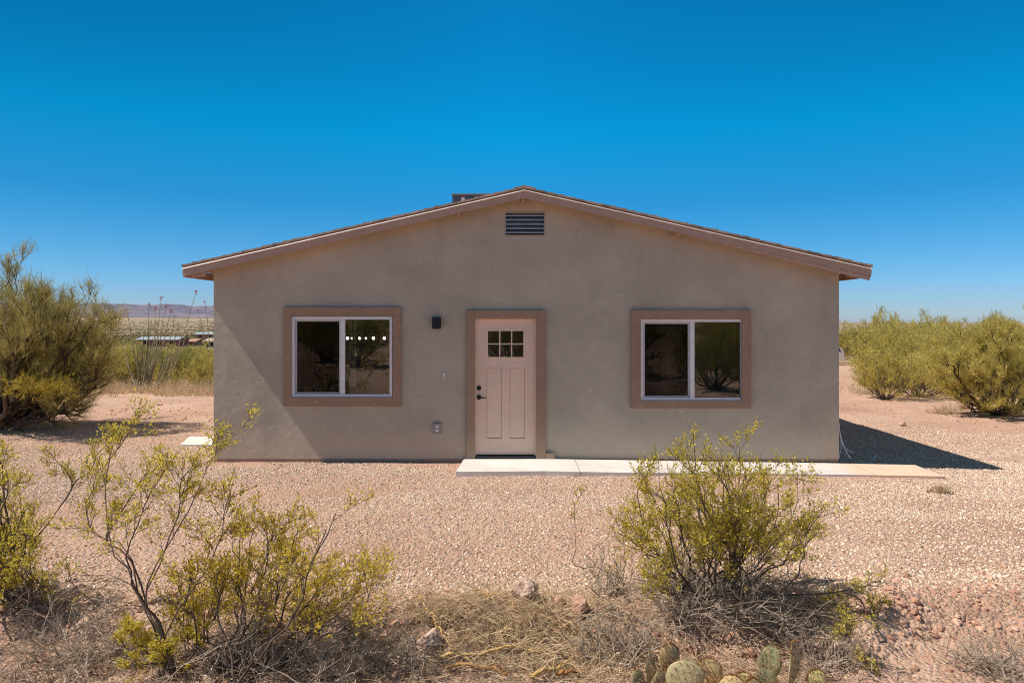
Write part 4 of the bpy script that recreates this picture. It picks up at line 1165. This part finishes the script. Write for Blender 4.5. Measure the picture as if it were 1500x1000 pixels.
def pad(root, px, py, Y, wpx, hpx, mat, tilt=0, yaw=0, lean=0, fringe=.5, spines=26, label=None):
    """pad centred on the photo point, w/h in photo pixels"""
    O = Vector(root.location); c = P(px, py + 5, Y); s = Y / F
    w_, h_ = wpx * s / 2, hpx * s / 2; th = .014
    bm = bmesh.new(); bmesh.ops.create_uvsphere(bm, u_segments=28, v_segments=20, radius=1)
    for v in bm.verts:
        t = (v.co.z + 1) / 2
        wid = .62 + .38 * math.sin(min(1, t * 1.15) * math.pi / 2)
        lump = 1 + .05 * math.sin(3 * math.atan2(v.co.z, v.co.x) + px) + .025 * math.sin(7 * math.atan2(v.co.z, v.co.x) + 2 * px)
        v.co = Vector((v.co.x * w_ * wid * lump, v.co.y * th * (1 + .25 * math.sin(v.co.x * 3)), v.co.z * h_))
        v.co.y += .012 * math.sin(v.co.x / w_ * 1.8 + px) + .01 * (v.co.z / h_) ** 2
    me = bpy.data.meshes.new('pad'); bm.to_mesh(me); bm.free()
    for p in me.polygons: p.use_smooth = True
    o = link_mesh('pad', me, mat, root, c - O)
    o.rotation_euler = (R(lean), R(tilt), R(yaw))
    if label: o['label'] = label
    # spines from areoles in diamond rows on both faces and along the rim
    segs = []; short = []
    rows = 6
    for i in range(rows):
        for j in range(6):
            u = (j + .5 * (i % 2) - 2.75) / 3.1; t = (i + .6) / rows * 1.9 - .95
            wid = .62 + .38 * math.sin(min(1, (t + 1) / 2 * 1.15) * math.pi / 2)
            lim = wid * math.sqrt(max(0, 1 - t * t))
            if abs(u) > lim * .93: continue
            y = -th * math.sqrt(max(.0, 1 - (u / wid) ** 2 - t * t)) if (u / wid) ** 2 + t * t < 1 else 0
            p = np.array([u * w_, y + .012 * math.sin(u * 1.8 + px) + .01 * t * t, t * h_])
            for _ in range(3):
                d = nrm(np.array([RNG.normal(0, .6), -RNG.uniform(.3, .9), RNG.normal(-.25, .6)]))
                segs.append((p, p + d * RNG.uniform(.015, .042)))
            for _ in range(5):
                d = nrm(np.array([RNG.normal(0, 1), -RNG.uniform(.2, .8), RNG.normal(0, 1)])); short.append((p, p + d * RNG.uniform(.004, .009)))
    for k in range(int(46 * fringe) + 16):
        a = RNG.uniform(.12, .88) * math.pi if fringe > .9 else RNG.uniform(-.1, 1.1) * math.pi
        t = math.sin(a); wid = .62 + .38 * math.sin(min(1, (t + 1) / 2 * 1.15) * math.pi / 2)
        p = np.array([math.cos(a) * w_ * wid, .012 * math.sin(math.cos(a) * 1.8 + px) + .01 * t * t, t * h_])
        out = np.array([math.cos(a), RNG.normal(0, .4), t])
        d = nrm(out + RNG.normal(0, .45, 3))
        if k % 3 == 0: segs.append((p, p + d * RNG.uniform(.015, .045)))
        for _ in range(6 if fringe > .9 else 1):
            short.append((p, p + nrm(out + RNG.normal(0, .6, 3)) * RNG.uniform(.005, .013)))
    def seg_mesh(nm, sg, r, m):
        A = np.array(sg); mid = (A[:, 0] + A[:, 1]) / 2
        Q = np.stack([A[:, 0], mid, A[:, 1]], 1); v, f, a_ = tubes([(Q, np.array([r, r * .8, r * .25])[None].repeat(len(Q), 0))], 3)
        tag(link_mesh(nm, np_mesh(nm, v, f, a_), m, o), kind='stuff')
    seg_mesh('spines', segs, .0014, M['spine']); seg_mesh('glochids', short, .0015, M['fringe'])
    return o
YP = 3.95
g = Vector((wx(1005, YP), YP, zg1(wx(1005, YP), YP)))
pr = empty('prickly_pear', g, 'prickly pear clump of tan and grey green pads below the right creosote', 'cactus', 'prickly pear cacti at the bottom edge')
pad(pr, 953, 980, YP + .10, 22, 62, PG, -6, 50, 0, .8, label='narrow pad seen nearly edge on')
pad(pr, 980, 962, YP + .16, 37, 46, PT, 6, 10, -8, 1.2, label='round tan pad with long rusty spines on top')
pad(pr, 1004, 992, YP - .04, 60, 58, PG, 10, -8, -12, .4, label='large grey green pad in front')
pad(pr, 1039, 986, YP + .08, 42, 50, PT, 6, 12, -6, 1.2, label='tan pad with orange fringe')
pad(pr, 1072, 1010, YP - .05, 44, 50, PT, 4, -6, -10, 1.8)
pad(pr, 1106, 1015, YP - .02, 36, 50, PT, -6, 15, -10, 1.8)
pad(pr, 936, 998, YP + .02, 30, 44, PD, -20, 30, 0, .5)
pad(pr, 1022, 1006, YP + .02, 40, 46, PT, -8, -10, -6, 1.2); pad(pr, 968, 1003, YP + .05, 40, 48, PG, -4, 22, 0, .6); pad(pr, 1090, 1001, YP + .08, 34, 40, PY, 8, 14, -6, 1.2)
pad(pr, 990, 1050, YP - .02, 60, 70, PG, 0, 0, 0, .3); pad(pr, 1050, 1056, YP, 60, 66, PG, 5, 8, 0, .3)
pad(pr, 955, 1050, YP + .04, 50, 60, PG, -10, 15, 0, .3)
YQ = 4.02
g = Vector((wx(1145, YQ), YQ, zg1(wx(1145, YQ), YQ)))
pr = empty('prickly_pear', g, 'dark green prickly pear with a tilted long spined pad', 'cactus', 'prickly pear cacti at the bottom edge')
pad(pr, 1127, 968, YQ + .06, 34, 52, PD, 14, -20, 0, .5)
pad(pr, 1121, 1000, YQ, 42, 50, PD, 4, 10, 0, .4)
pad(pr, 1164, 970, YQ - .05, 30, 66, PG, 12, 38, 0, 1.0, label='tilted pad edged with long orange spines')
pad(pr, 1145, 1035, YQ - .02, 56, 70, PD, 4, 0, 0, .3)
g = Vector((wx(1197, 3.95), 3.95, zg1(wx(1197, 3.95), 3.95)))
pr = empty('prickly_pear', g, 'single yellow green prickly pear pad at the bottom edge', 'cactus', 'prickly pear cacti at the bottom edge')
pad(pr, 1197, 1004, 3.95, 32, 56, PY, 2, 5, 0, 1.4); pad(pr, 1197, 1052, 3.95, 46, 54, PG, 2, 0, 0, .3)

# ------------------------------------------------------------------ larger trees and shrubs
def needles(Pn, Rn, n, L, wd, up=.5, t0=.1, spread=.55):
    Mn = Pn.shape[0]; idx = np.repeat(np.arange(Mn), n); t = RNG.uniform(t0, 1, Mn * n)
    p, tan, r = sample(Pn, Rn, idx, t)
    ax = nrm(tan * .8 + RNG.normal(0, spread, p.shape) + np.array([0, 0, up]))
    sd = nrm(np.cross(ax, RNG.normal(0, 1, p.shape)))
    l = L * RNG.uniform(.5, 1.3, (Mn * n, 1)); q = p + ax * l * .5 + RNG.normal(0, .01, p.shape)
    e = p + ax * l + RNG.normal(0, .02, p.shape)
    V = np.stack([p - sd * wd * .5, p + sd * wd * .5, q + sd * wd * .4, q - sd * wd * .4, e + sd * wd * .12, e - sd * wd * .12], 1)
    k = np.arange(Mn * n)[:, None] * 6
    Fq = np.concatenate([k + np.array([0, 1, 2, 3]), k + np.array([3, 2, 4, 5])])
    cl = RNG.random(Mn); var = np.clip(.6 * cl[idx] + .4 * RNG.random(Mn * n), 0, 1)
    return V.reshape(-1, 3), Fq, np.concatenate([var, var])

def broom_tree(name, base, tips, label, cat, group, r0=.07, l=(6, 6, 5), L=(.9, .5, .28), n=9, nl=.16, nw=.006, up=.35, leaf='pv_leaf', leaf_name='foliage'):
    root = empty(name, base, label, cat, group)
    S, SR = stems_from(base, tips, 12, .12, .05, .07, r0, .004)
    A, AR = spawn(S, SR, l[0], .25, .6, L[0], 8, .12, .06, .55, .006, .35)
    B, BR = spawn(A, AR, l[1], .2, .6, L[1], 6, .12, .10, .6, .004)
    C, CR = spawn(B, BR, l[2], .15, .5, L[2], 5, .12, .14, .65, .0028)
    O = np.array(base)
    v, f, a = tubes([(S, SR)], 7); link_mesh('trunk', np_mesh('trunk', v - O, f, a, True), M['pv_wood'], root)
    v, f, a = tubes([(A, AR), (B, BR)], 4); link_mesh('branches', np_mesh('branches', v - O, f, a, True), M['pv_wood'], root)
    v, f, a = join([tubes([(C, CR)], 3), needles(C, CR, n, nl, nw, up), needles(B, BR, n // 2, nl, nw, up)])
    link_mesh(leaf_name, np_mesh(leaf_name, v - O, f, a), M[leaf], root)
    return root, S, B

# big tree at the left edge
base = G(-5, 628); Yb = base.y; s = Yb / F
tips = [P(px, py, Yb + dy) for px, py, dy in ((20, 380, 0), (-60, 370, .5), (60, 400, -.6), (100, 430, .3), (140, 455, -.2), (130, 490, .6), (155, 520, -.5), (120, 545, -.9), (60, 470, 1.2), (-100, 420, -.5),
                                              (-160, 460, .3), (40, 440, -1.2), (95, 500, 1.0), (150, 550, .2), (-120, 530, -.6), (20, 520, -1.5), (-40, 450, -1.3), (80, 455, .1), (-180, 540, .6), (30, 420, .8), (0, 400, .3), (45, 390, .6), (-30, 375, -.2), (80, 415, .8), (115, 445, .9), (50, 420, -.9), (-20, 410, -.9), (150, 480, .5), (120, 520, .3), (10, 470, -1.0), (-70, 450, .9), (70, 395, .2), (95, 410, -.3), (125, 430, .2), (60, 375, .1), (140, 440, .4), (110, 470, -.6), (150, 500, .2), (90, 480, .6))]
t_, S_, B_ = broom_tree('palo_verde_tree', base, [t + Vector((0, 0, -.30 * min(1, max(0, (t.z - 1.9) / .6)))) for t in tips], 'broad olive tree of fine upright twigs filling the left edge', 'tree', None, .075, (7, 6, 6), (.68, .42, .28), 6, .15, .0045, .55)
# yellow clump low in its crown
cp = P(62, 567, Yb - 1.3)
cl = np.array([cp]) + RNG.uniform(-1, 1, (160, 3)) * np.array([.55, .3, .10]) * np.array([1, 1, 1.0]) + np.stack([np.zeros(160), np.zeros(160), np.zeros(160)], -1)
Q = march(cl, nrm(RNG.normal(0, 1, (160, 3)) + [0, 0, .4]), np.full(160, .2), 4, .15, .05)
v, f, a = needles(Q, np.full((160, 4), .003), 12, .07, .009, .2)
link_mesh('mistletoe_clump', np_mesh('mistletoe_clump', v - np.array(base), f, a), M['pv_yel'], t_)

# right tree
base = G(1462, 608); Yb = base.y
tips = [P(px, py + 10 * (py < 500), Yb + dy) for px, py, dy in ((1440, 460, 0), (1480, 475, .3), (1410, 490, -.3), (1520, 470, .2), (1395, 535, .4), (1385, 515, -.5), (1560, 500, -.2), (1425, 550, -.6), (1470, 500, -.6), (1500, 540, -.7), (1530, 540, .6), (1455, 480, .7), (1400, 560, .1), (1580, 550, .2), (1450, 560, -.9), (1415, 470, .5), (1490, 500, .9), (1520, 580, -.5), (1378, 550, -.1))]
broom_tree('mesquite_tree', base, tips, 'green mesquite with dark forked branches at the right edge', 'tree', None, .05, (6, 6, 5), (.6, .38, .26), 9, .12, .007, .45, 'shrub_leaf')
dead_brush(1382, 606, 60, 14, 40, 'heap of dry orange brush at the foot of the right mesquite', 'dead_tan', .6, 6, 3, 'dry brush behind the gravel')
dead_brush(1375, 722, 46, 12, 22, 'flat wisp of dry weed on the gravel right of the walkway', 'dead_tan', .6, 6, 3, 'dry brush behind the gravel')
dead_brush(1275, 577, 70, 18, 40, 'low grey brush under the olive bush near the wall', 'dead_wood', .6, 6, 3, 'dry brush behind the gravel')
dead_brush(60, 628, 130, 26, 50, 'brown dry brush in the shade of the left tree', 'dead_tan', .6, 6, 3, 'dry brush behind the gravel')
dead_brush(290, 562, 56, 38, 50, 'grey leafless shrub right of the ocotillo', 'dead_wood', .8, 6, 4, 'dry brush behind the gravel', .012)

dead_brush(258, 566, 50, 16, 40, 'low grey brush between the ocotillo and the leafless shrub', 'dead_wood', .8, 6, 3, 'dry brush behind the gravel', .008)
dead_brush(190, 568, 60, 16, 40, 'low grey brush left of the large ocotillo', 'dead_wood', .8, 6, 3, 'dry brush behind the gravel', .008)
dead_brush(303, 571, 40, 10, 30, 'flat yellowish weed against the left house wall', 'dead_tan', .8, 6, 3, 'dry brush behind the gravel', .006)
# shrub prototypes for the middle distance (metres, base at origin)
def proto(name, h, w_, n, leaf, wood, cl, size, nl, seed):
    global RNG
    RNG = np.random.default_rng(seed)
    T = []
    for _ in range(n):
        a = RNG.uniform(0, 2 * np.pi); r = RNG.random() ** .5
        T.append([np.cos(a) * r * w_ / 2, np.sin(a) * r * w_ / 2, h * (1 - .45 * r ** 2) * RNG.uniform(.7, 1.02)])
    S, SR = stems_from((0, 0, 0), T, 9, .1, .03, .06, .022, .006)
    A, AR = spawn(S, SR, 7, .25, .6, .55 * w_ / 2, 6, .14, .06, .55, .004)
    B, BR = spawn(A, AR, 6, .2, .6, .30 * w_ / 2, 5, .14, .1, .6, .003)
    wv, wf, wa = tubes([(S, SR), (A, AR)], 4)
    lv = join([leaf_quads(B, BR, nl, .05, size, .35, .4, .03), needles(B, BR, nl // 2, size * 2.2, size * .18, .4)])
    mw = np_mesh('stems', wv, wf, wa, True); mw.materials.append(M[wood])
    ml = np_mesh('foliage', *lv); ml.materials.append(M[leaf])
    return mw, ml
PRO = [proto('a', 1.9, 2.3, 26, 'shrub_leaf', 'creo_wood', None, .042, 15, 101), proto('b', 1.7, 2.6, 26, 'shrub_leaf', 'creo_wood', None, .04, 15, 102),
       proto('c', 2.0, 2.0, 24, 'shrub_green', 'creo_wood', None, .042, 15, 103), proto('d', 1.4, 2.2, 22, 'shrub_leaf', 'dead_wood', None, .045, 9, 104)]
RNG = np.random.default_rng(77)
def shrub(k, x, y, sc, rot, label, group, name='desert_shrub', sz=None):
    mw, ml = PRO[k]
    root = empty(name, (x, y, zg1(x, y) - .03), label, 'shrub', group, rot)
    root.scale = (sc, sc, sc if sz is None else sz)
    for nm, me in (('stems', mw), ('foliage', ml)):
        o = bpy.data.objects.new(nm, me); COL.objects.link(o); o.parent = root
    return root
GR = 'olive shrubs behind the house on the right'
def at(px, Y): return (px - HX) / F * Y, Y
for k, px, Y, sc, lab, szf in (
    (0, 1293, 19.5, .84, 'round olive shrub nearest the right house wall', .92), (1, 1345, 20.5, .95, 'broad olive shrub left of the right mesquite', 1.0),
    (2, 1290, 26, .8, 'olive shrub peeking past the right house edge', 1.05), (0, 1315, 25, 1.05, 'tall olive shrub behind the gap of the two nearer ones', 1.1),
    (1, 1395, 22, 1.0, 'olive shrub half hidden behind the right mesquite', 1.1), (2, 1490, 21, 1.0, 'greener shrub at the right edge behind the mesquite', 1.15)):
    x, y = at(px, Y); shrub(k, x, y, sc, RNG.uniform(0, 6), lab, GR, sz=szf * .86)
i = 0
for Y, n in ((28, 7), (33, 8), (39, 9), (47, 10), (60, 11), (74, 12)):
    for px in np.linspace(1226 if Y > 55 else 1284, 1540, n):
        x, y = at(px + RNG.uniform(-16, 16), Y + RNG.uniform(-2, 2))
        if x + 1 < HR_ and y < 22: continue
        sc = RNG.uniform(1.05, 1.25) * (1 + .012 * (Y - 28)); shrub([0, 1, 0, 2][i % 4], x, y, sc, RNG.uniform(0, 6), 'olive shrub in the thicket on the skyline right of the house', 'skyline thicket shrubs', sz=sc * RNG.uniform(.94, 1.14) * (1.16 if Y > 42 else 1)); i += 1
# left side
GL = 'green shrubs behind the ocotillo'
for k, px, Y, sc, lab in ((1, 150, 26, 1.05, 'pale green shrub between the left tree and the ocotillo'), (2, 130, 22.5, .75, 'dark green shrub low behind the left tree'),
                          (2, 262, 27, .75, 'green shrub just right of the ocotillo'), (0, 296, 25, .65, 'olive shrub against the left house edge'),
                          (2, 228, 32, .8, 'green shrub directly behind the ocotillo canes'), (0, 200, 36, .9, 'dark shrub left of the far metal roof'), (3, 180, 29, .8, 'yellowish shrub at the foot of the pale green shrub')):
    x, y = at(px, Y); shrub(k, x, y, sc, RNG.uniform(0, 6), lab, GL)
i = 0
for _ in range(85):
    Y = 29 * (8 ** RNG.random() ** 1.4); px = RNG.uniform(60, 318)
    x, y = at(px, Y)
    shrub([0, 1, 2, 3][i % 4], x, y, RNG.uniform(.45, .85), RNG.uniform(0, 6), 'shrub dotted over the slope falling to the valley houses on the left', 'valley slope shrubs'); i += 1
for k, px, Y, sc, lab in ((2, 275, 28, .8, 'green shrub behind the grey leafless one by the house'), (0, 305, 30, .8, 'olive shrub tucked against the house behind the near one'),
                          (3, 246, 25, .55, 'small olive shrub in the dry grass right of the ocotillos'), (2, 190, 27, .85, 'green shrub left behind the ocotillo canes'), (3, 300, 23.5, .4, 'tiny shrub in the dry grass by the house wall')):
    x, y = at(px, Y); shrub(k, x, y, sc, RNG.uniform(0, 6), lab, GL)
# far scrub as one mass: small tufts over the valley floor
def far_scrub():
    n = 5200; parts_v = []; parts_f = []; parts_a = []; o = 0
    Y = 300 * (14 ** RNG.random(n)); px = RNG.uniform(-60, 330, n)
    x = (px - HX) / F * Y; z = zg(x, Y)
    V = []; 
    for j in range(14):
        s = RNG.uniform(.4, 1.0, n) * (1 + Y / 1500)
        c = np.stack([x + RNG.normal(0, .8, n) * (1 + Y / 700), Y + RNG.normal(0, .8, n), z + RNG.uniform(.2, 1.6, n)], -1)
        ax = nrm(RNG.normal(0, 1, (n, 3)) + [0, 0, .6]); sd = nrm(np.cross(ax, RNG.normal(0, 1, (n, 3))))
        V.append(np.stack([c - ax * s[:, None] * .6, c + sd * s[:, None] * .4, c + ax * s[:, None] * .6, c - sd * s[:, None] * .4], 1))
    V = np.concatenate(V).reshape(-1, 3)
    f = np.arange(len(V)).reshape(-1, 4)
    tag(link_mesh('desert_scrub', np_mesh('desert_scrub', V, f, RNG.random(len(f))), M['far_leaf']), kind='stuff')
far_scrub()

# dry grass by the ocotillo
def dry_grass():
    n = 4200
    px = np.concatenate([RNG.uniform(120, 320, n * 3 // 4), RNG.uniform(1225, 1400, n // 4)]); Y = RNG.uniform(20.4, 24.5, n)
    x = (px - HX) / F * Y
    k = ((px < 700) & (vnoise(x * .9, Y * .9, 71) > -.12)) | ((px > 700) & (RNG.random(n) < .25)); x, Y = x[k], Y[k]; n = len(x)
    p = np.column_stack([x, Y, zg(x, Y)])
    d = nrm(np.column_stack([RNG.normal(0, .35, n), RNG.normal(0, .35, n), np.ones(n)]))
    Q = march(p, d, RNG.uniform(.12, .5, n) * (.5 + vnoise(x * .8, Y * .8, 70) + .4), 4, .12, -.05)
    v, f, a = tubes([(Q, np.linspace(.007, .002, 4)[None].repeat(n, 0))], 3)
    tag(link_mesh('dry_grass', np_mesh('dry_grass', v, f, a), M['straw']), kind='stuff')
dry_grass()

# ocotillos ------------------------------------------------------------
def ocotillo(bpx, bpy_, tips, label, fl):
    b = G(bpx, bpy_); root = empty('ocotillo', b, label, 'ocotillo', 'ocotillos behind the left house corner')
    for i, (px, py, dy) in enumerate(tips):
        t = P(px, py, b.y + dy); bb = Vector(b) + Vector((RNG.normal(0, .13), RNG.normal(0, .10), -.02))
        m1 = bb.lerp(t, .45) + Vector(((t.x - bb.x) * .10, 0, 0))
        pl = resample([bb, m1, t], 16, .012)[None]
        rad = np.linspace(.024, .008, 16)[None]
        tw, twr = spawn(pl, rad, 60, .05, 1.2, .045, 3, .1, 0, .2, .004, 0)
        v, f, a = tubes([(pl, rad)], 5); v2, f2, a2 = tubes([(tw, twr)], 3)
        v, f, a = join([(v, f, a), (v2, f2, a2)])
        o = link_mesh('cane', np_mesh('cane', v - np.array(b), f, a), M['ocot'], root)
        if i in fl:
            c = np.array(t); Q = c + RNG.normal(0, .016, (16, 3)) * [1.4, 1, 2.4]
            v, f, a = leaf_quads(np.stack([Q, Q + [0, 0, .02]], 1), np.full((16, 2), .01), 3, 0, .035, .8, .5, .008)
            link_mesh('flower_cluster', np_mesh('flower_cluster', v - np.array(b), f, a), M['ocot_fl'], o)
ocotillo(213, 572, [(182, 515, .2), (196, 520, -.2), (204, 515, .3), (214, 512, -.2), (222, 508, .1), (234, 500, -.1), (242, 500, .2), (190, 505, .2), (194, 500, -.3), (200, 498, .1), (205, 490, .3), (211, 485, -.3), (187, 460, .2), (217, 480, .3), (222, 470, 0), (228, 470, -.4), (219, 447, .4), (228, 452, .2), (236, 438, 0), (232, 470, .3), (240, 475, -.2), (246, 480, .3), (186, 520, .3), (243, 450, .5), (250, 455, -.2), (208, 510, -.3), (225, 490, .1)],
         'large ocotillo with red tipped canes left of the house', {12, 16, 17, 18, 23, 24})
ocotillo(229, 574, [(287, 429, .2), (258, 500, 0), (268, 490, .3), (275, 485, -.3), (262, 478, .2), (252, 505, -.2), (280, 478, .2), (247, 510, 0), (270, 500, .3), (256, 462, .1), (265, 515, .3)],
         'smaller ocotillo leaning right with one tall slanting cane', {0})
ocotillo(322, 556, [(300, 442, .2), (290, 455, 0), (310, 470, .3), (325, 450, 0), (335, 470, .2), (345, 480, 0)], 'ocotillo mostly hidden behind the left house corner', {0, 1})

# distant houses -------------------------------------------------------
def far_house(px0, px1, pyroof, Y, h, mats, label, flat=True, win=3):
    x0, x1 = wx(px0, Y), wx(px1, Y); zt = wz(pyroof, Y); zb = zt - h
    zb = min(zb, zg1((x0 + x1) / 2, Y) - .3)
    root = empty('distant_house', ((x0 + x1) / 2, Y, zb), label, 'house', 'valley houses on the left')
    O = root.location.copy()
    mb = MB(); mb.box(x0 + .5, x1 - .5, Y, Y + 8, zb, zt - .85); mb.build('wall', mats[0], root, O)
    mb = MB()
    bmv = mb.bm
    a = [(x0, Y - .7, zt - .9), (x1, Y - .7, zt - .9), (x1, Y + 4, zt), (x0, Y + 4, zt), (x1, Y + 8.7, zt - .9), (x0, Y + 8.7, zt - .9)]
    v0 = [bmv.verts.new(p) for p in a]; v1 = [bmv.verts.new((p[0], p[1], p[2] + .15)) for p in a]
    for v in (v0, v1):
        bmv.faces.new((v[0], v[1], v[2], v[3])); bmv.faces.new((v[3], v[2], v[4], v[5]))
    for i, j in ((0, 1), (1, 2), (2, 4), (4, 5), (5, 3), (3, 0)): bmv.faces.new((v0[i], v0[j], v1[j], v1[i]))
    mb.build('roof', mats[1], root, O)
    for i in range(win):
        xx = x0 + (x1 - x0) * (i + .7) / (win + .4)
        mb = MB(); mb.box(xx - .5, xx + .5, Y - .06, Y - .002, zt - 2.4, zt - 1.3); mb.build('window', M['dark'], root, O)
PR = plain('pale_metal_roof', (.40, .46, .50), .5); RW = plain('red_brown_wall', (.34, .13, .09), .8); TW = plain('tan_wall', (.52, .36, .25), .85); OW = plain('orange_wall', (.50, .25, .15), .85)
far_house(199, 263, 494, 240, 3.2, (RW, PR), 'long low red house with a pale metal roof in the valley')
far_house(297, 330, 496, 215, 4.4, (TW, plain('tan_roof', (.50, .38, .29), .8)), 'tan house with dark windows against the house edge', win=4)
far_house(284, 330, 487, 340, 3.5, (OW, PR), 'farther house showing only a white roof above the tan one')
far_house(272, 288, 497, 255, 3.0, (OW, plain('orange_roof', (.48, .27, .18), .8)), 'small orange house between the red and tan ones', win=1)

# vehicle behind the right house edge -----------------------------------
def car():
    Y = 52.0; xr = wx(1237.5, Y); L_ = 4.3; gz = zg1(xr - 2, Y)
    zt = wz(510.5, Y); 
    root = empty('parked_car', (xr - L_ / 2, Y, gz), 'white car with blue tinted window poking out past the right house edge', 'car')
    O = root.location.copy()
    H = max(1.5, zt - gz); zt = gz + H
    prof = [(0, .35), (L_, .35), (L_, .95), (L_ - .08, 1.0), (L_ - .12, H - .32), (L_ - .35, H - .06), (L_ - .7, H), (1.9, H), (1.2, 1.05), (.15, .95), (0, .8)]
    mb = MB(); mb.prism([(xr - L_ + p[0], gz + p[1]) for p in prof], Y, Y + 1.8)
    es = [e for e in mb.bm.edges]; bmesh.ops.bevel(mb.bm, geom=es, offset=.06, segments=2, affect='EDGES')
    mb.build('body', plain('white_car_paint', (.8, .78, .78), .3), root, O, False)
    bl = plain('blue_tinted_glass', (.03, .10, .22), .1)
    for a, b_, top in ((L_ - 1.5, L_ - .28, 1), (L_ - 2.6, L_ - 1.6, 1)):
        mb = MB(); mb.prism([(xr - L_ + a, gz + 1.02), (xr - L_ + b_, gz + 1.02), (xr - L_ + b_ - .16, gz + H - .12), (xr - L_ + a + .1, gz + H - .12)], Y - .012, Y - .002); mb.build('window', bl, root, O)
    for xx in (.85, L_ - .85):
        for yy in (Y + .08, Y + 1.7):
            mb = MB(); mb.cyl(Vector((xr - L_ + xx, yy, gz + .33)), .33, .22, 'Y', 20); wl = mb.build('wheel', M['black'], root, O)
    mb = MB(); mb.box(xr - .09, xr + .02, Y + .1, Y + 1.7, gz + .42, gz + .6, .02); mb.build('bumper', M['greyv'], root, O)
car()

# shrubs behind the viewpoint, mirrored in the window glass
for k, x, y, sc, lab in ((2, 6.5, -1.7, 1.35, 'bushy shrub mirrored in the right pane of the right window'), (2, 8.8, -6, 1.6, 'taller shrub mirrored behind it in the right window'), (1, 4.2, -7, 1.6, 'shrub mirrored in the left half of the right window'),
                         (2, -7.5, -12, 1.8, 'dark shrub mirrored low in the left window'), (0, -10, -16, 2.0, 'tall shrub mirrored in the right pane of the left window'), (2, -5, -15, 2.0, 'tall shrub mirrored in the left pane of the left window'), (2, 0, -13, 2.0, 'shrub mirrored in the door glass'), (2, 11, -14, 2.0, 'far shrub mirrored at the edge of the right window'), (0, 1.8, -18, 2.2, 'far shrub mirrored above the door lites')):
    shrub(k, x, y, sc, RNG.uniform(0, 6), lab, 'shrubs mirrored in the glass')
